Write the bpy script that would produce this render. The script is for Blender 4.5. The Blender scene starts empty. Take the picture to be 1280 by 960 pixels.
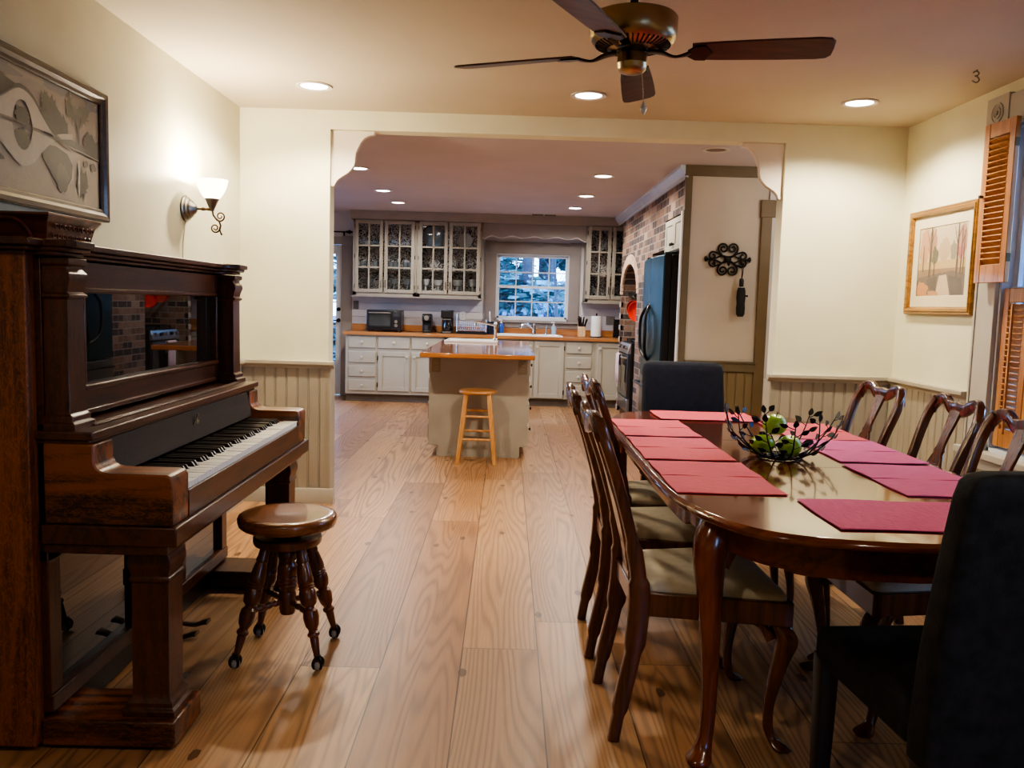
import bpy, bmesh, math, random
from mathutils import Matrix, Vector
random.seed(7)
PI = math.pi
S = bpy.context.scene
COL = S.collection

# ------------------------------------------------------------------ materials
MATS = {}
def _new(name):
    m = bpy.data.materials.new(name); m.use_nodes = True
    nt = m.node_tree; nt.nodes.clear()
    out = nt.nodes.new('ShaderNodeOutputMaterial')
    b = nt.nodes.new('ShaderNodeBsdfPrincipled')
    nt.links.new(b.outputs[0], out.inputs[0])
    MATS[name] = m
    return m, nt, b, out
def N(nt, t, **kw):
    n = nt.nodes.new(t)
    for k, v in kw.items(): setattr(n, k, v)
    return n
def L(nt, a, b): nt.links.new(a, b)
def c4(c): return (c[0], c[1], c[2], 1.0)
def srgb(r, g, b):
    f = lambda v: (v/255/12.92) if v/255 <= .04045 else ((v/255+.055)/1.055)**2.4
    return (f(r), f(g), f(b))
def mapping(nt, scale=(1,1,1), loc=(0,0,0)):
    tc = N(nt, 'ShaderNodeTexCoord'); mp = N(nt, 'ShaderNodeMapping')
    mp.inputs['Scale'].default_value = scale; mp.inputs['Location'].default_value = loc
    L(nt, tc.outputs['Object'], mp.inputs['Vector'])
    return mp.outputs[0]
def math_(nt, op, a, b=None, c=None):
    n = N(nt, 'ShaderNodeMath', operation=op)
    for i, v in enumerate((a, b, c)):
        if v is None: continue
        if isinstance(v, (int, float)): n.inputs[i].default_value = v
        else: L(nt, v, n.inputs[i])
    return n.outputs[0]
def ramp(nt, fac, stops):
    r = N(nt, 'ShaderNodeValToRGB'); e = r.color_ramp.elements
    while len(e) < len(stops): e.new(0.5)
    for el, (p, c) in zip(e, stops): el.position = p; el.color = c4(c)
    L(nt, fac, r.inputs[0]); return r.outputs[0]
def mixc(nt, fac, a, b, blend='MIX'):
    n = N(nt, 'ShaderNodeMix', data_type='RGBA', blend_type=blend)
    if isinstance(fac, (int, float)): n.inputs[0].default_value = fac
    else: L(nt, fac, n.inputs[0])
    for s, v in ((6, a), (7, b)):
        if isinstance(v, tuple): n.inputs[s].default_value = c4(v)
        else: L(nt, v, n.inputs[s])
    return n.outputs[2]
def noise(nt, vec, scale, detail=4, rough=.5, dist=0):
    n = N(nt, 'ShaderNodeTexNoise'); L(nt, vec, n.inputs['Vector'])
    n.inputs['Scale'].default_value = scale; n.inputs['Detail'].default_value = detail
    n.inputs['Roughness'].default_value = rough; n.inputs['Distortion'].default_value = dist
    return n.outputs['Fac']
def bumpit(nt, b, h, strength, dist=.01):
    bn = N(nt, 'ShaderNodeBump'); bn.inputs['Strength'].default_value = strength; bn.inputs['Distance'].default_value = dist
    L(nt, h, bn.inputs['Height']); L(nt, bn.outputs[0], b.inputs['Normal'])
def pm(name, c, c2=None, scale=6, rough=.5, metal=0., bump=0., bscale=None, coat=0., stretch=(1,1,1), spec=.5, lo=.35, hi=.65):
    if name in MATS: return MATS[name]
    m, nt, b, _ = _new(name)
    v = mapping(nt, stretch); n = noise(nt, v, scale)
    c2 = c2 or tuple(x*.86 for x in c)
    L(nt, ramp(nt, n, [(lo, c2), (hi, c)]), b.inputs['Base Color'])
    b.inputs['Roughness'].default_value = rough; b.inputs['Metallic'].default_value = metal
    b.inputs['Coat Weight'].default_value = coat; b.inputs['Coat Roughness'].default_value = .08
    b.inputs['Specular IOR Level'].default_value = spec
    if bump: bumpit(nt, b, noise(nt, mapping(nt), bscale or scale*8, 3), bump, .004)
    return m
def wood(name, dark, light, axis='z', fig=5., rough=.35, coat=.0, fine=90., contrast=.5, quarter=False):
    if name in MATS: return MATS[name]
    m, nt, b, _ = _new(name)
    st = {'x': (.07, 1, 1), 'y': (1, .07, 1), 'z': (1, 1, .07)}[axis]
    v = mapping(nt, st)
    n1 = noise(nt, v, fig, 5, .55, .6)
    n2 = noise(nt, v, fine, 2, .6)
    rings = math_(nt, 'SINE', math_(nt, 'MULTIPLY', n1, 46.0))
    rings = math_(nt, 'MULTIPLY_ADD', rings, .5*contrast, .5)
    f = math_(nt, 'ADD', math_(nt, 'MULTIPLY', rings, .45), math_(nt, 'MULTIPLY', n2, .55))
    f = math_(nt, 'ADD', math_(nt, 'MULTIPLY', n1, .3), math_(nt, 'MULTIPLY', f, .7))
    if quarter:   # quarter-sawn flecks
        st2 = {'x': (1, 3, 3), 'y': (3, 1, 3), 'z': (3, 3, 1)}[axis]
        fl = noise(nt, mapping(nt, st2), 14, 3, .6, 2.5)
        fl = math_(nt, 'SINE', math_(nt, 'MULTIPLY', fl, 26.0))
        fl = math_(nt, 'MULTIPLY', math_(nt, 'MAXIMUM', fl, 0.0), .2)
        f = math_(nt, 'ADD', f, fl)
    mid = tuple((a+c)/2 for a, c in zip(dark, light))
    L(nt, ramp(nt, f, [(.3, dark), (.5, mid), (.72, light)]), b.inputs['Base Color'])
    b.inputs['Roughness'].default_value = rough
    b.inputs['Coat Weight'].default_value = coat; b.inputs['Coat Roughness'].default_value = .06
    bumpit(nt, b, f, .08, .002)
    return m
def glow(name, c, strength, mixwhite=None):
    if name in MATS: return MATS[name]
    m, nt, b, _ = _new(name)
    v = mapping(nt); n = noise(nt, v, 5)
    L(nt, ramp(nt, n, [(.2, tuple(x*.95 for x in c)), (.8, c)]), b.inputs['Emission Color'])
    b.inputs['Base Color'].default_value = c4(c); b.inputs['Emission Strength'].default_value = strength
    return m
def glass(name, tint=(.96,.98,1), gloss=.08, rough=.0):
    if name in MATS: return MATS[name]
    m, nt, b, out = _new(name); nt.nodes.remove(b)
    t = N(nt, 'ShaderNodeBsdfTransparent'); g = N(nt, 'ShaderNodeBsdfGlossy'); g.inputs['Roughness'].default_value = rough
    n = noise(nt, mapping(nt), 3); L(nt, ramp(nt, n, [(.3, tuple(x*.98 for x in tint)), (.7, tint)]), t.inputs[0])
    fr = N(nt, 'ShaderNodeFresnel'); fr.inputs[0].default_value = 1.45
    f = math_(nt, 'ADD', fr.outputs[0], gloss)
    mx = N(nt, 'ShaderNodeMixShader'); L(nt, f, mx.inputs[0]); L(nt, t.outputs[0], mx.inputs[1]); L(nt, g.outputs[0], mx.inputs[2])
    L(nt, mx.outputs[0], out.inputs[0]); return m
def brick(name):
    if name in MATS: return MATS[name]
    m, nt, b, _ = _new(name)
    tc = N(nt, 'ShaderNodeTexCoord'); sep = N(nt, 'ShaderNodeSeparateXYZ'); L(nt, tc.outputs['Object'], sep.inputs[0])
    xy = math_(nt, 'ADD', sep.outputs[0], sep.outputs[1])
    cb = N(nt, 'ShaderNodeCombineXYZ'); L(nt, xy, cb.inputs[0]); L(nt, sep.outputs[2], cb.inputs[1])
    bt = N(nt, 'ShaderNodeTexBrick'); L(nt, cb.outputs[0], bt.inputs['Vector'])
    bt.inputs['Scale'].default_value = 1; bt.inputs['Brick Width'].default_value = .205; bt.inputs['Row Height'].default_value = .072
    bt.inputs['Mortar Size'].default_value = .006; bt.inputs['Mortar Smooth'].default_value = .2; bt.inputs['Bias'].default_value = 0
    bt.inputs['Color1'].default_value = (0,0,0,1); bt.inputs['Color2'].default_value = (1,1,1,1); bt.inputs['Mortar'].default_value = (.5,.5,.5,1)
    g = N(nt, 'ShaderNodeRGBToBW'); L(nt, bt.outputs['Color'], g.inputs[0])
    # second randomiser: per-row/col white noise
    row = math_(nt, 'FLOOR', math_(nt, 'DIVIDE', sep.outputs[2], .072))
    odd = math_(nt, 'MULTIPLY', math_(nt, 'MODULO', row, 2.0), .5)
    colm = math_(nt, 'FLOOR', math_(nt, 'ADD', math_(nt, 'DIVIDE', xy, .205), odd))
    cc = N(nt, 'ShaderNodeCombineXYZ'); L(nt, colm, cc.inputs[0]); L(nt, row, cc.inputs[1])
    wn = N(nt, 'ShaderNodeTexWhiteNoise', noise_dimensions='3D'); L(nt, cc.outputs[0], wn.inputs[0])
    stops = [(0, srgb(44,37,42)), (.34, srgb(66,54,56)), (.38, srgb(112,78,62)), (.54, srgb(132,98,78)), (.72, srgb(148,114,94)), (.88, srgb(166,138,120)), (1., srgb(88,68,66))]
    col = ramp(nt, wn.outputs['Value'], stops)
    nz = noise(nt, mapping(nt), 30, 4)
    col = mixc(nt, .18, col, ramp(nt, nz, [(.3, srgb(70,54,48)), (.7, srgb(180,152,134))]))
    mort = srgb(150,138,126)
    L(nt, mixc(nt, bt.outputs['Fac'], col, mort), b.inputs['Base Color'])
    b.inputs['Roughness'].default_value = .85
    h = math_(nt, 'SUBTRACT', 1.0, bt.outputs['Fac'])
    bumpit(nt, b, math_(nt, 'ADD', h, math_(nt, 'MULTIPLY', nz, .4)), .7, .012)
    return m
def floor_mat():
    m, nt, b, _ = _new('plank_floor')
    tc = N(nt, 'ShaderNodeTexCoord'); sep = N(nt, 'ShaderNodeSeparateXYZ'); L(nt, tc.outputs['Object'], sep.inputs[0])
    W = .2835
    u = math_(nt, 'DIVIDE', math_(nt, 'ADD', sep.outputs[0], .133+20*W), W)
    idx = math_(nt, 'FLOOR', u); fu = math_(nt, 'FRACT', u)
    w1 = N(nt, 'ShaderNodeTexWhiteNoise', noise_dimensions='1D'); L(nt, idx, w1.inputs['W'])
    LEN = 3.1
    v = math_(nt, 'DIVIDE', math_(nt, 'ADD', sep.outputs[1], math_(nt, 'MULTIPLY', w1.outputs[0], 9.0)), LEN)
    jdx = math_(nt, 'FLOOR', v); fv = math_(nt, 'FRACT', v)
    cb = N(nt, 'ShaderNodeCombineXYZ'); L(nt, idx, cb.inputs[0]); L(nt, jdx, cb.inputs[1])
    w2 = N(nt, 'ShaderNodeTexWhiteNoise', noise_dimensions='3D'); L(nt, cb.outputs[0], w2.inputs[0])
    # grain coordinates, shifted for each plank
    gx = math_(nt, 'ADD', sep.outputs[0], math_(nt, 'MULTIPLY', w2.outputs[0], 7.0))
    gy = math_(nt, 'ADD', math_(nt, 'MULTIPLY', sep.outputs[1], .075), math_(nt, 'MULTIPLY', w2.outputs[0], 31.0))
    g = N(nt, 'ShaderNodeCombineXYZ'); L(nt, gx, g.inputs[0]); L(nt, gy, g.inputs[1])
    n1 = noise(nt, g.outputs[0], 3.4, 2, .45, .15)
    edge = math_(nt, 'ABSOLUTE', math_(nt, 'SUBTRACT', fu, .5))
    rings = math_(nt, 'MULTIPLY_ADD', edge, 46.0, math_(nt, 'MULTIPLY', n1, 175.0))
    rs = math_(nt, 'MULTIPLY_ADD', math_(nt, 'SINE', rings), .5, .5)
    rs = math_(nt, 'POWER', rs, 2.2)
    g2 = N(nt, 'ShaderNodeCombineXYZ'); L(nt, gx, g2.inputs[0]); L(nt, math_(nt, 'MULTIPLY', sep.outputs[1], .035), g2.inputs[1])
    n2 = noise(nt, g2.outputs[0], 130, 3, .6)
    base = ramp(nt, w2.outputs[0], [(0, srgb(148,108,76)), (.3, srgb(186,140,98)), (.65, srgb(198,156,112)), (1, srgb(138,106,80))])
    big = noise(nt, mapping(nt, (1, .4, 1)), 1.6, 3)
    base = mixc(nt, math_(nt, 'MULTIPLY', big, .4), base, srgb(140,100,70))
    msk = noise(nt, g.outputs[0], 1.3, 1)
    k = math_(nt, 'MULTIPLY', rs, math_(nt, 'MULTIPLY_ADD', msk, .8, .08))
    col = mixc(nt, k, base, srgb(92,62,42))
    col = mixc(nt, math_(nt, 'MULTIPLY', math_(nt, 'SUBTRACT', n2, .35), .55), col, srgb(126,82,50))
    kn = N(nt, 'ShaderNodeTexVoronoi', voronoi_dimensions='2D'); L(nt, mapping(nt, (1.7, .75, 1)), kn.inputs['Vector']); kn.inputs['Scale'].default_value = 1.5
    kd = math_(nt, 'LESS_THAN', math_(nt, 'ADD', kn.outputs['Distance'], math_(nt, 'MULTIPLY', n2, .05)), .062)
    col = mixc(nt, math_(nt, 'MULTIPLY', kd, .75), col, srgb(66,38,22))
    e1 = math_(nt, 'GREATER_THAN', edge, .5-.0085)
    e2 = math_(nt, 'LESS_THAN', fv, .0013)
    gap = math_(nt, 'MAXIMUM', e1, e2)
    col = mixc(nt, math_(nt, 'MULTIPLY', gap, .82), col, srgb(52,32,20))
    L(nt, col, b.inputs['Base Color'])
    L(nt, math_(nt, 'MULTIPLY_ADD', n2, .25, .27), b.inputs['Roughness'])
    hh = math_(nt, 'SUBTRACT', math_(nt, 'MULTIPLY', rs, -.12), gap)
    bumpit(nt, b, hh, .35, .004)
    return m
def painted(name):      # flat art carried as face colours, broken up by noise
    if name in MATS: return MATS[name]
    m, nt, b, _ = _new(name)
    a = N(nt, 'ShaderNodeAttribute', attribute_name='Col')
    n = noise(nt, mapping(nt), 38, 6, .7, .4); n2 = noise(nt, mapping(nt), 9, 5, .65)
    col = mixc(nt, math_(nt, 'MULTIPLY', n, .32), a.outputs['Color'], srgb(84,76,70))
    col = mixc(nt, math_(nt, 'MULTIPLY', n2, .16), col, srgb(214,200,176))
    L(nt, col, b.inputs['Base Color']); b.inputs['Roughness'].default_value = .5
    return m

# ------------------------------------------------------------------ mesh builder
def T(x, y, z): return Matrix.Translation((x, y, z))
def Rx(a): return Matrix.Rotation(a, 4, 'X')
def Ry(a): return Matrix.Rotation(a, 4, 'Y')
def Rz(a): return Matrix.Rotation(a, 4, 'Z')
class MB:
    def __init__(s): s.v = []; s.f = []; s.mi = []; s.fc = []; s.cur = 0; s.color = None
    def add(s, vs, fs, M=None):
        o = len(s.v)
        for p in vs:
            p = Vector(p); s.v.append(tuple(M @ p) if M else tuple(p))
        for f in fs: s.f.append([i+o for i in f]); s.mi.append(s.cur); s.fc.append(s.color)
        return s
    def box(s, x0, x1, y0, y1, z0, z1, M=None):
        vs = [(x0,y0,z0),(x1,y0,z0),(x1,y1,z0),(x0,y1,z0),(x0,y0,z1),(x1,y0,z1),(x1,y1,z1),(x0,y1,z1)]
        return s.add(vs, [(3,2,1,0),(4,5,6,7),(0,1,5,4),(1,2,6,5),(2,3,7,6),(3,0,4,7)], M)
    def lathe(s, prof, n=20, M=None, a0=0, a1=2*PI):
        vs = []; rings = []; full = abs(a1-a0-2*PI) < 1e-6; cnt = n if full else n+1
        for r, z in prof:
            if r < 1e-6: rings.append([len(vs)]); vs.append((0,0,z))
            else:
                rings.append(list(range(len(vs), len(vs)+cnt)))
                for i in range(cnt):
                    a = a0+(a1-a0)*i/n; vs.append((r*math.cos(a), r*math.sin(a), z))
        fs = []
        for A, B in zip(rings, rings[1:]):
            m = max(len(A), len(B)); rng = range(m if full else m-1)
            for i in rng:
                j = (i+1) % m
                if len(A) == 1 and len(B) == 1: continue
                if len(A) == 1: fs.append((A[0], B[j], B[i]))
                elif len(B) == 1: fs.append((A[i], A[j], B[0]))
                else: fs.append((A[i], A[j], B[j], B[i]))
        return s.add(vs, fs, M)
    def cyl(s, r, z0, z1, n=20, M=None, r2=None):
        r2 = r if r2 is None else r2
        return s.lathe([(0,z0),(r,z0),(r2,z1),(0,z1)], n, M)
    def sphere(s, r, M=None, n=16, sz=1.0):
        k = max(6, n//2)
        return s.lathe([(r*math.sin(PI*i/k), -r*sz*math.cos(PI*i/k)) for i in range(k+1)], n, M)
    def sweep(s, path, sec, up=(0,0,1), n=None, closed=False, cap=True, M=None):
        """sec: list (one per path point or single) of 2D point lists (a along side, b along up')"""
        P = [Vector(p) for p in path]; U = Vector(up); k = len(P)
        if not isinstance(sec[0][0], (list, tuple)): sec = [sec]*k
        m = len(sec[0]); vs = []
        for i in range(k):
            if closed: t = P[(i+1) % k]-P[i-1]
            else: t = P[min(i+1, k-1)]-P[max(i-1, 0)]
            t.normalize(); side = t.cross(U)
            if side.length < 1e-4: side = t.cross(Vector((1,0,0)))
            side.normalize(); u2 = side.cross(t).normalized()
            for a, b in sec[i]: vs.append(tuple(P[i]+side*a+u2*b))
        fs = []
        for i in range(k if closed else k-1):
            i2 = (i+1) % k
            for j in range(m):
                j2 = (j+1) % m; fs.append((i*m+j, i*m+j2, i2*m+j2, i2*m+j))
        if cap and not closed:
            fs.append(list(range(m-1, -1, -1))); fs.append([(k-1)*m+j for j in range(m)])
        return s.add(vs, fs, M)
    def tube(s, path, r, n=8, up=(0,0,1), closed=False, M=None):
        k = len(path); rs = r if isinstance(r, (list, tuple)) else [r]*k
        sec = [[(q*math.cos(2*PI*j/n), q*math.sin(2*PI*j/n)) for j in range(n)] for q in rs]
        P = [Vector(p) for p in path]
        # rotation minimising frame
        vs = []; nrm = None
        for i in range(k):
            t = (P[(i+1) % k]-P[i-1]) if closed else P[min(i+1, k-1)]-P[max(i-1, 0)]
            if t.length < 1e-9: t = Vector((0,0,1))
            t.normalize()
            if nrm is None:
                nrm = Vector((0,0,1)).cross(t)
                if nrm.length < 1e-3: nrm = Vector((1,0,0)).cross(t)
            nrm = (nrm - t*nrm.dot(t)).normalized(); bn = t.cross(nrm)
            for a, b in sec[i]: vs.append(tuple(P[i]+nrm*a+bn*b))
        fs = []
        for i in range(k if closed else k-1):
            i2 = (i+1) % k
            for j in range(n): fs.append((i*n+j, i*n+(j+1) % n, i2*n+(j+1) % n, i2*n+j))
        if not closed:
            fs.append(list(range(n-1, -1, -1))); fs.append([(k-1)*n+j for j in range(n)])
        return s.add(vs, fs, M)
    def prism(s, pts, d0, d1, axis='z', M=None):
        k = len(pts)
        def q(p, d): return {'z': (p[0], p[1], d), 'y': (p[0], d, p[1]), 'x': (d, p[0], p[1])}[axis]
        vs = [q(p, d0) for p in pts]+[q(p, d1) for p in pts]
        fs = [list(range(k-1, -1, -1)), list(range(k, 2*k))]+[(i, (i+1) % k, k+(i+1) % k, k+i) for i in range(k)]
        return s.add(vs, fs, M)
    def loft(s, rings, cap=True, M=None):
        m = len(rings[0]); vs = [p for r in rings for p in r]; fs = []
        for i in range(len(rings)-1):
            for j in range(m): fs.append((i*m+j, i*m+(j+1) % m, (i+1)*m+(j+1) % m, (i+1)*m+j))
        if cap: fs.append(list(range(m-1, -1, -1))); fs.append([(len(rings)-1)*m+j for j in range(m)])
        return s.add(vs, fs, M)
    def quadpoly(s, pts, M=None): return s.add(pts, [list(range(len(pts)))], M)
    def build(s, name, mats, parent=None, bevel=0., seg=2, smooth=35, loc=None, normals=True):
        me = bpy.data.meshes.new(name); me.from_pydata(s.v, [], s.f)
        mats = mats if isinstance(mats, (list, tuple)) else [mats]
        for m in mats: me.materials.append(m)
        for p, i in zip(me.polygons, s.mi): p.material_index = i
        if any(c is not None for c in s.fc):
            ca = me.color_attributes.new('Col', 'FLOAT_COLOR', 'CORNER')
            for p, c in zip(me.polygons, s.fc):
                for li in p.loop_indices: ca.data[li].color = c4(c or (1,1,1))
        if normals:
            bm = bmesh.new(); bm.from_mesh(me); bmesh.ops.recalc_face_normals(bm, faces=bm.faces); bm.to_mesh(me); bm.free()
        if smooth:
            me.polygons.foreach_set('use_smooth', [True]*len(me.polygons))
            me.set_sharp_from_angle(angle=math.radians(smooth))
        o = bpy.data.objects.new(name, me); COL.objects.link(o)
        if parent is not None: o.parent = parent
        if loc: o.location = loc
        if bevel:
            md = o.modifiers.new('bevel', 'BEVEL'); md.width = bevel; md.segments = seg; md.limit_method = 'ANGLE'; md.angle_limit = math.radians(40)
            md.harden_normals = False
        return o
def thing(name, label, cat, loc=(0,0,0), rotz=0, group=None):
    o = bpy.data.objects.new(name, None); COL.objects.link(o)
    o.location = loc; o.rotation_euler = (0,0,rotz); o.empty_display_size = .05
    o['label'] = label; o['category'] = cat
    if group: o['group'] = group
    return o
def tag(o, label, cat, group=None):
    o['label'] = label; o['category'] = cat
    if group: o['group'] = group
    return o
def struct(name, mb, m, parent=None, **kw):
    o = mb.build(name, m, parent, **kw)
    if parent is None: o['kind'] = 'structure'
    return o
def dup(root, loc, rotz=0, label=None, group=None):
    r = root.copy(); COL.objects.link(r); r.location = loc; r.rotation_euler = (0,0,rotz)
    if label: r['label'] = label
    if group: r['group'] = group
    for ch in list(root.children):
        c = ch.copy(); COL.objects.link(c); c.parent = r
        for g in list(ch.children):
            d = g.copy(); COL.objects.link(d); d.parent = c
    return r
def catmull(pts, n=6, closed=False):
    P = [Vector(p) for p in pts]; out = []; k = len(P)
    rng = range(k if closed else k-1)
    for i in rng:
        if closed: a, b, c, d = P[i-1], P[i], P[(i+1) % k], P[(i+2) % k]
        else: a, b, c, d = P[max(i-1, 0)], P[i], P[i+1], P[min(i+2, k-1)]
        for j in range(n):
            t = j/n
            out.append(tuple(.5*((2*b)+(c-a)*t+(2*a-5*b+4*c-d)*t*t+(3*b-a-3*c+d)*t*t*t)))
    if not closed: out.append(tuple(P[-1]))
    return out
def rrect(a, b, r=.3, n=3):
    """rounded rectangle section half sizes a,b"""
    q = min(a, b)*r; out = []
    for cx, cy, s0 in ((a-q, b-q, 0), (-a+q, b-q, PI/2), (-a+q, -b+q, PI), (a-q, -b+q, 1.5*PI)):
        for i in range(n+1):
            t = s0+PI/2*i/n; out.append((cx+q*math.cos(t), cy+q*math.sin(t)))
    return out

# palette
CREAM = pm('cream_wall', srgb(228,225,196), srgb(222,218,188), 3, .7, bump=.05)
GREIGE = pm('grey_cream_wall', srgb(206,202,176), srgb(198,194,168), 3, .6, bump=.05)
CEIL = pm('ceiling_paint', srgb(196,184,162), srgb(190,178,156), 2, .8, bump=.04)
KWALL = pm('kitchen_wall', srgb(214,208,210), srgb(206,200,203), 3, .6, bump=.03)
KTRIM = pm('kitchen_trim', srgb(150,140,132), srgb(144,134,126), 4, .5)
WAINS = pm('wainscot_paint', srgb(166,157,138), srgb(158,149,131), 4, .5)
RAILP = pm('rail_paint', srgb(178,170,152), srgb(170,162,144), 4, .45)
HTRIM = pm('hall_trim', srgb(112,98,78), srgb(104,90,70), 4, .5)
CAB = pm('cabinet_paint', srgb(184,176,158), srgb(178,170,152), 4, .45)
WHITE = pm('white_paint', srgb(228,226,222), srgb(220,218,214), 4, .45)
ISL = pm('island_paint', srgb(168,161,150), srgb(160,153,142), 5, .5)
COUNTER = wood('counter_wood', srgb(150,92,48), srgb(198,138,84), 'x', 5, .3, .3)
ICOUNT = wood('island_top_wood', srgb(156,92,46), srgb(196,130,74), 'x', 5, .12, .6)
BLACK = pm('black_plastic', (.012,.012,.014), (.008,.008,.01), 6, .35)
IRON = pm('black_iron', (.012,.011,.011), (.007,.007,.007), 20, .5, .4)
STEEL = pm('stainless', (.55,.56,.58), (.48,.49,.51), 4, .28, 1.0, stretch=(1,1,.1))
CHROME = pm('chrome', (.8,.81,.83), (.74,.75,.77), 4, .12, 1.0)
PORC = pm('porcelain', srgb(240,240,238), srgb(234,234,232), 4, .2)
PANE = glass('window_pane', gloss=.0)
CABGLASS = glass('cabinet_pane', (.92,.94,.96), .02)
PINE_L = wood('stool_pine', srgb(178,120,66), srgb(222,172,112), 'z', 6, .35, .2)
BRICK = brick('brick_wall')
P_DIN, P_KIT, P_SCO, P_SKY, EXPO = 105, 62, 55, 12.0, 0.48
P_REAR_FILL = 34
# ------------------------------------------------------------------ camera
cam = bpy.data.cameras.new('camera'); co = bpy.data.objects.new('camera', cam); COL.objects.link(co)
cam.sensor_fit = 'HORIZONTAL'; cam.sensor_width = 36; cam.lens = 36*1051.8/1280; cam.clip_start = .05; cam.clip_end = 200
def cam_axes(pitch, roll, yaw):
    cy, sy = math.cos(yaw), math.sin(yaw)
    f = Vector((sy*math.cos(pitch), cy*math.cos(pitch), -math.sin(pitch)))
    r0 = Vector((cy, -sy, 0)); u0 = r0.cross(f)
    return r0*math.cos(roll)+u0*math.sin(roll), u0*math.cos(roll)-r0*math.sin(roll), f
r_, u_, f_ = cam_axes(.0941, .0288, .0082)
m_ = Matrix.Identity(4)
for i in range(3): m_[i][0] = r_[i]; m_[i][1] = u_[i]; m_[i][2] = -f_[i]
m_[2][3] = 1.30
co.matrix_world = m_
S.camera = co

# ------------------------------------------------------------------ the room shell
XL, XR, D1, C = -1.678, 2.455, 5.32, 2.46
KB = 11.42
mb = MB(); mb.box(-3.5, 3.4, -1.5, 11.6, -.06, 0); struct('floor', mb, floor_mat(), smooth=0)
mb = MB(); mb.box(-1.85, 2.65, -1.45, 5.47, C, C+.08); struct('ceiling', mb, CEIL, smooth=0)
mb = MB(); mb.box(-3.4, 3.2, 5.47, 11.56, C, C+.08); struct('ceiling', mb, pm('kitchen_ceiling', srgb(200,192,194), srgb(194,186,188), 2, .7, bump=.04), smooth=0)
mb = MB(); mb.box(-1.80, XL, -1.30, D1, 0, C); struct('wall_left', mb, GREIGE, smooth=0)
WY0, WY1, WZ0, WZ1 = 3.22, 4.22, .63, 2.25
mb = MB(); mb.box(XR, 2.60, -1.3, WY0, 0, C); mb.box(XR, 2.60, WY1, D1+.15, 0, C); mb.box(XR, 2.60, WY0, WY1, 0, WZ0); mb.box(XR, 2.60, WY0, WY1, WZ1, C)
struct('wall_right', mb, CREAM, smooth=0)
mb = MB(); mb.box(-1.8, 1.62, -1.42, -1.3, 0, C); mb.box(2.3, 2.6, -1.42, -1.3, 0, C); mb.box(1.62, 2.3, -1.42, -1.3, 0, .85); mb.box(1.62, 2.3, -1.42, -1.3, 2.1, C)
struct('wall_near', mb, CREAM, smooth=0)
OX0, OX1, OH = -1.121, 1.70, 2.345
mb = MB(); mb.box(-3.4, OX0, D1, D1+.13, 0, C); struct('wall_back_left', mb, CREAM, smooth=0)
mb = MB(); mb.box(OX1, XR, D1, D1+.13, 0, C); struct('wall_back_right', mb, CREAM, smooth=0)
mb = MB(); mb.box(OX0, OX1, D1, D1+.13, OH, C); struct('wall_back_header', mb, CREAM, smooth=0)
# scalloped brackets in the upper corners of the opening
BR = [(0,0),(.267,0),(.267,-.022),(.235,-.027),(.205,-.044),(.182,-.072),(.166,-.105),(.153,-.135),(.149,-.165),(.147,-.195),(.138,-.22),(.12,-.244),(.1,-.262),(.074,-.278),(.05,-.294),(.034,-.31),(.024,-.328),(.02,-.342),(0,-.342)]
BPAINT = pm('bracket_paint', srgb(224,212,196), srgb(218,206,190), 4, .5)
mb = MB(); mb.prism([(OX0+x, OH+z) for x, z in BR], D1+.03, D1+.075, 'y'); struct('trim_1', mb, BPAINT, bevel=.003)
mb = MB(); mb.prism([(OX1-x, OH+z) for x, z in BR], D1+.03, D1+.075, 'y'); struct('trim_2', mb, BPAINT, bevel=.003)

def beadboard(mb, a0, a1, z0, z1, place, step=.0715, d=.016):
    """grooved boards from a0 to a1; place(a, depth, z) -> point"""
    k = max(1, round((a1-a0)/step)); st = (a1-a0)/k; prof = []
    for i in range(k):
        a = a0+i*st
        prof += [(a, d-.006), (a+.004, d), (a+st-.012, d), (a+st-.009, d-.004), (a+st-.006, d), (a+st-.003, d)]
    prof.append((a1, d-.006))
    vs = [place(a, dd, z0) for a, dd in prof]+[place(a, dd, z1) for a, dd in prof]; n = len(prof)
    mb.add(vs, [(i, i+1, n+i+1, n+i) for i in range(n-1)])
    mb.add([place(a0, 0, z0), place(a1, 0, z0), place(a1, d-.006, z0), place(a0, d-.006, z0), place(a0, 0, z1), place(a1, 0, z1), place(a1, d-.006, z1), place(a0, d-.006, z1)],
           [(0,1,5,4), (0,3,7,4), (1,2,6,5), (4,5,6,7)])
RAILSEC = [(0,.862),(.018,.862),(.02,.872),(.036,.882),(.046,.888),(.046,.908),(.042,.912),(0,.912)]
def rail(mb, a0, a1, place): 
    vs = [place(a0, d, z) for d, z in RAILSEC]+[place(a1, d, z) for d, z in RAILSEC]; k = len(RAILSEC)
    mb.add(vs, [tuple(range(k)), tuple(range(2*k-1, k-1, -1))]+[(i, (i+1) % k, k+(i+1) % k, k+i) for i in range(k)])
BASESEC = [(0,0),(.03,0),(.03,.085),(.024,.095),(0,.095)]
def basebd(mb, a0, a1, place):
    vs = [place(a0, d, z) for d, z in BASESEC]+[place(a1, d, z) for d, z in BASESEC]; k = len(BASESEC)
    mb.add(vs, [tuple(range(k)), tuple(range(2*k-1, k-1, -1))]+[(i, (i+1) % k, k+(i+1) % k, k+i) for i in range(k)])
runs = [('back_left', XL+.02, OX0+.02, lambda a, d, z: (a, D1-d, z)), ('back_right', OX1-.02, XR-.02, lambda a, d, z: (a, D1-d, z)),
        ('right', 4.41, D1-.02, lambda a, d, z: (XR-d, a, z)), ('right_near', -1.28, 3.05, lambda a, d, z: (XR-d, a, z)),
        ('left', -1.28, D1-.02, lambda a, d, z: (XL+d, a, z))]
tn = 3
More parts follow.
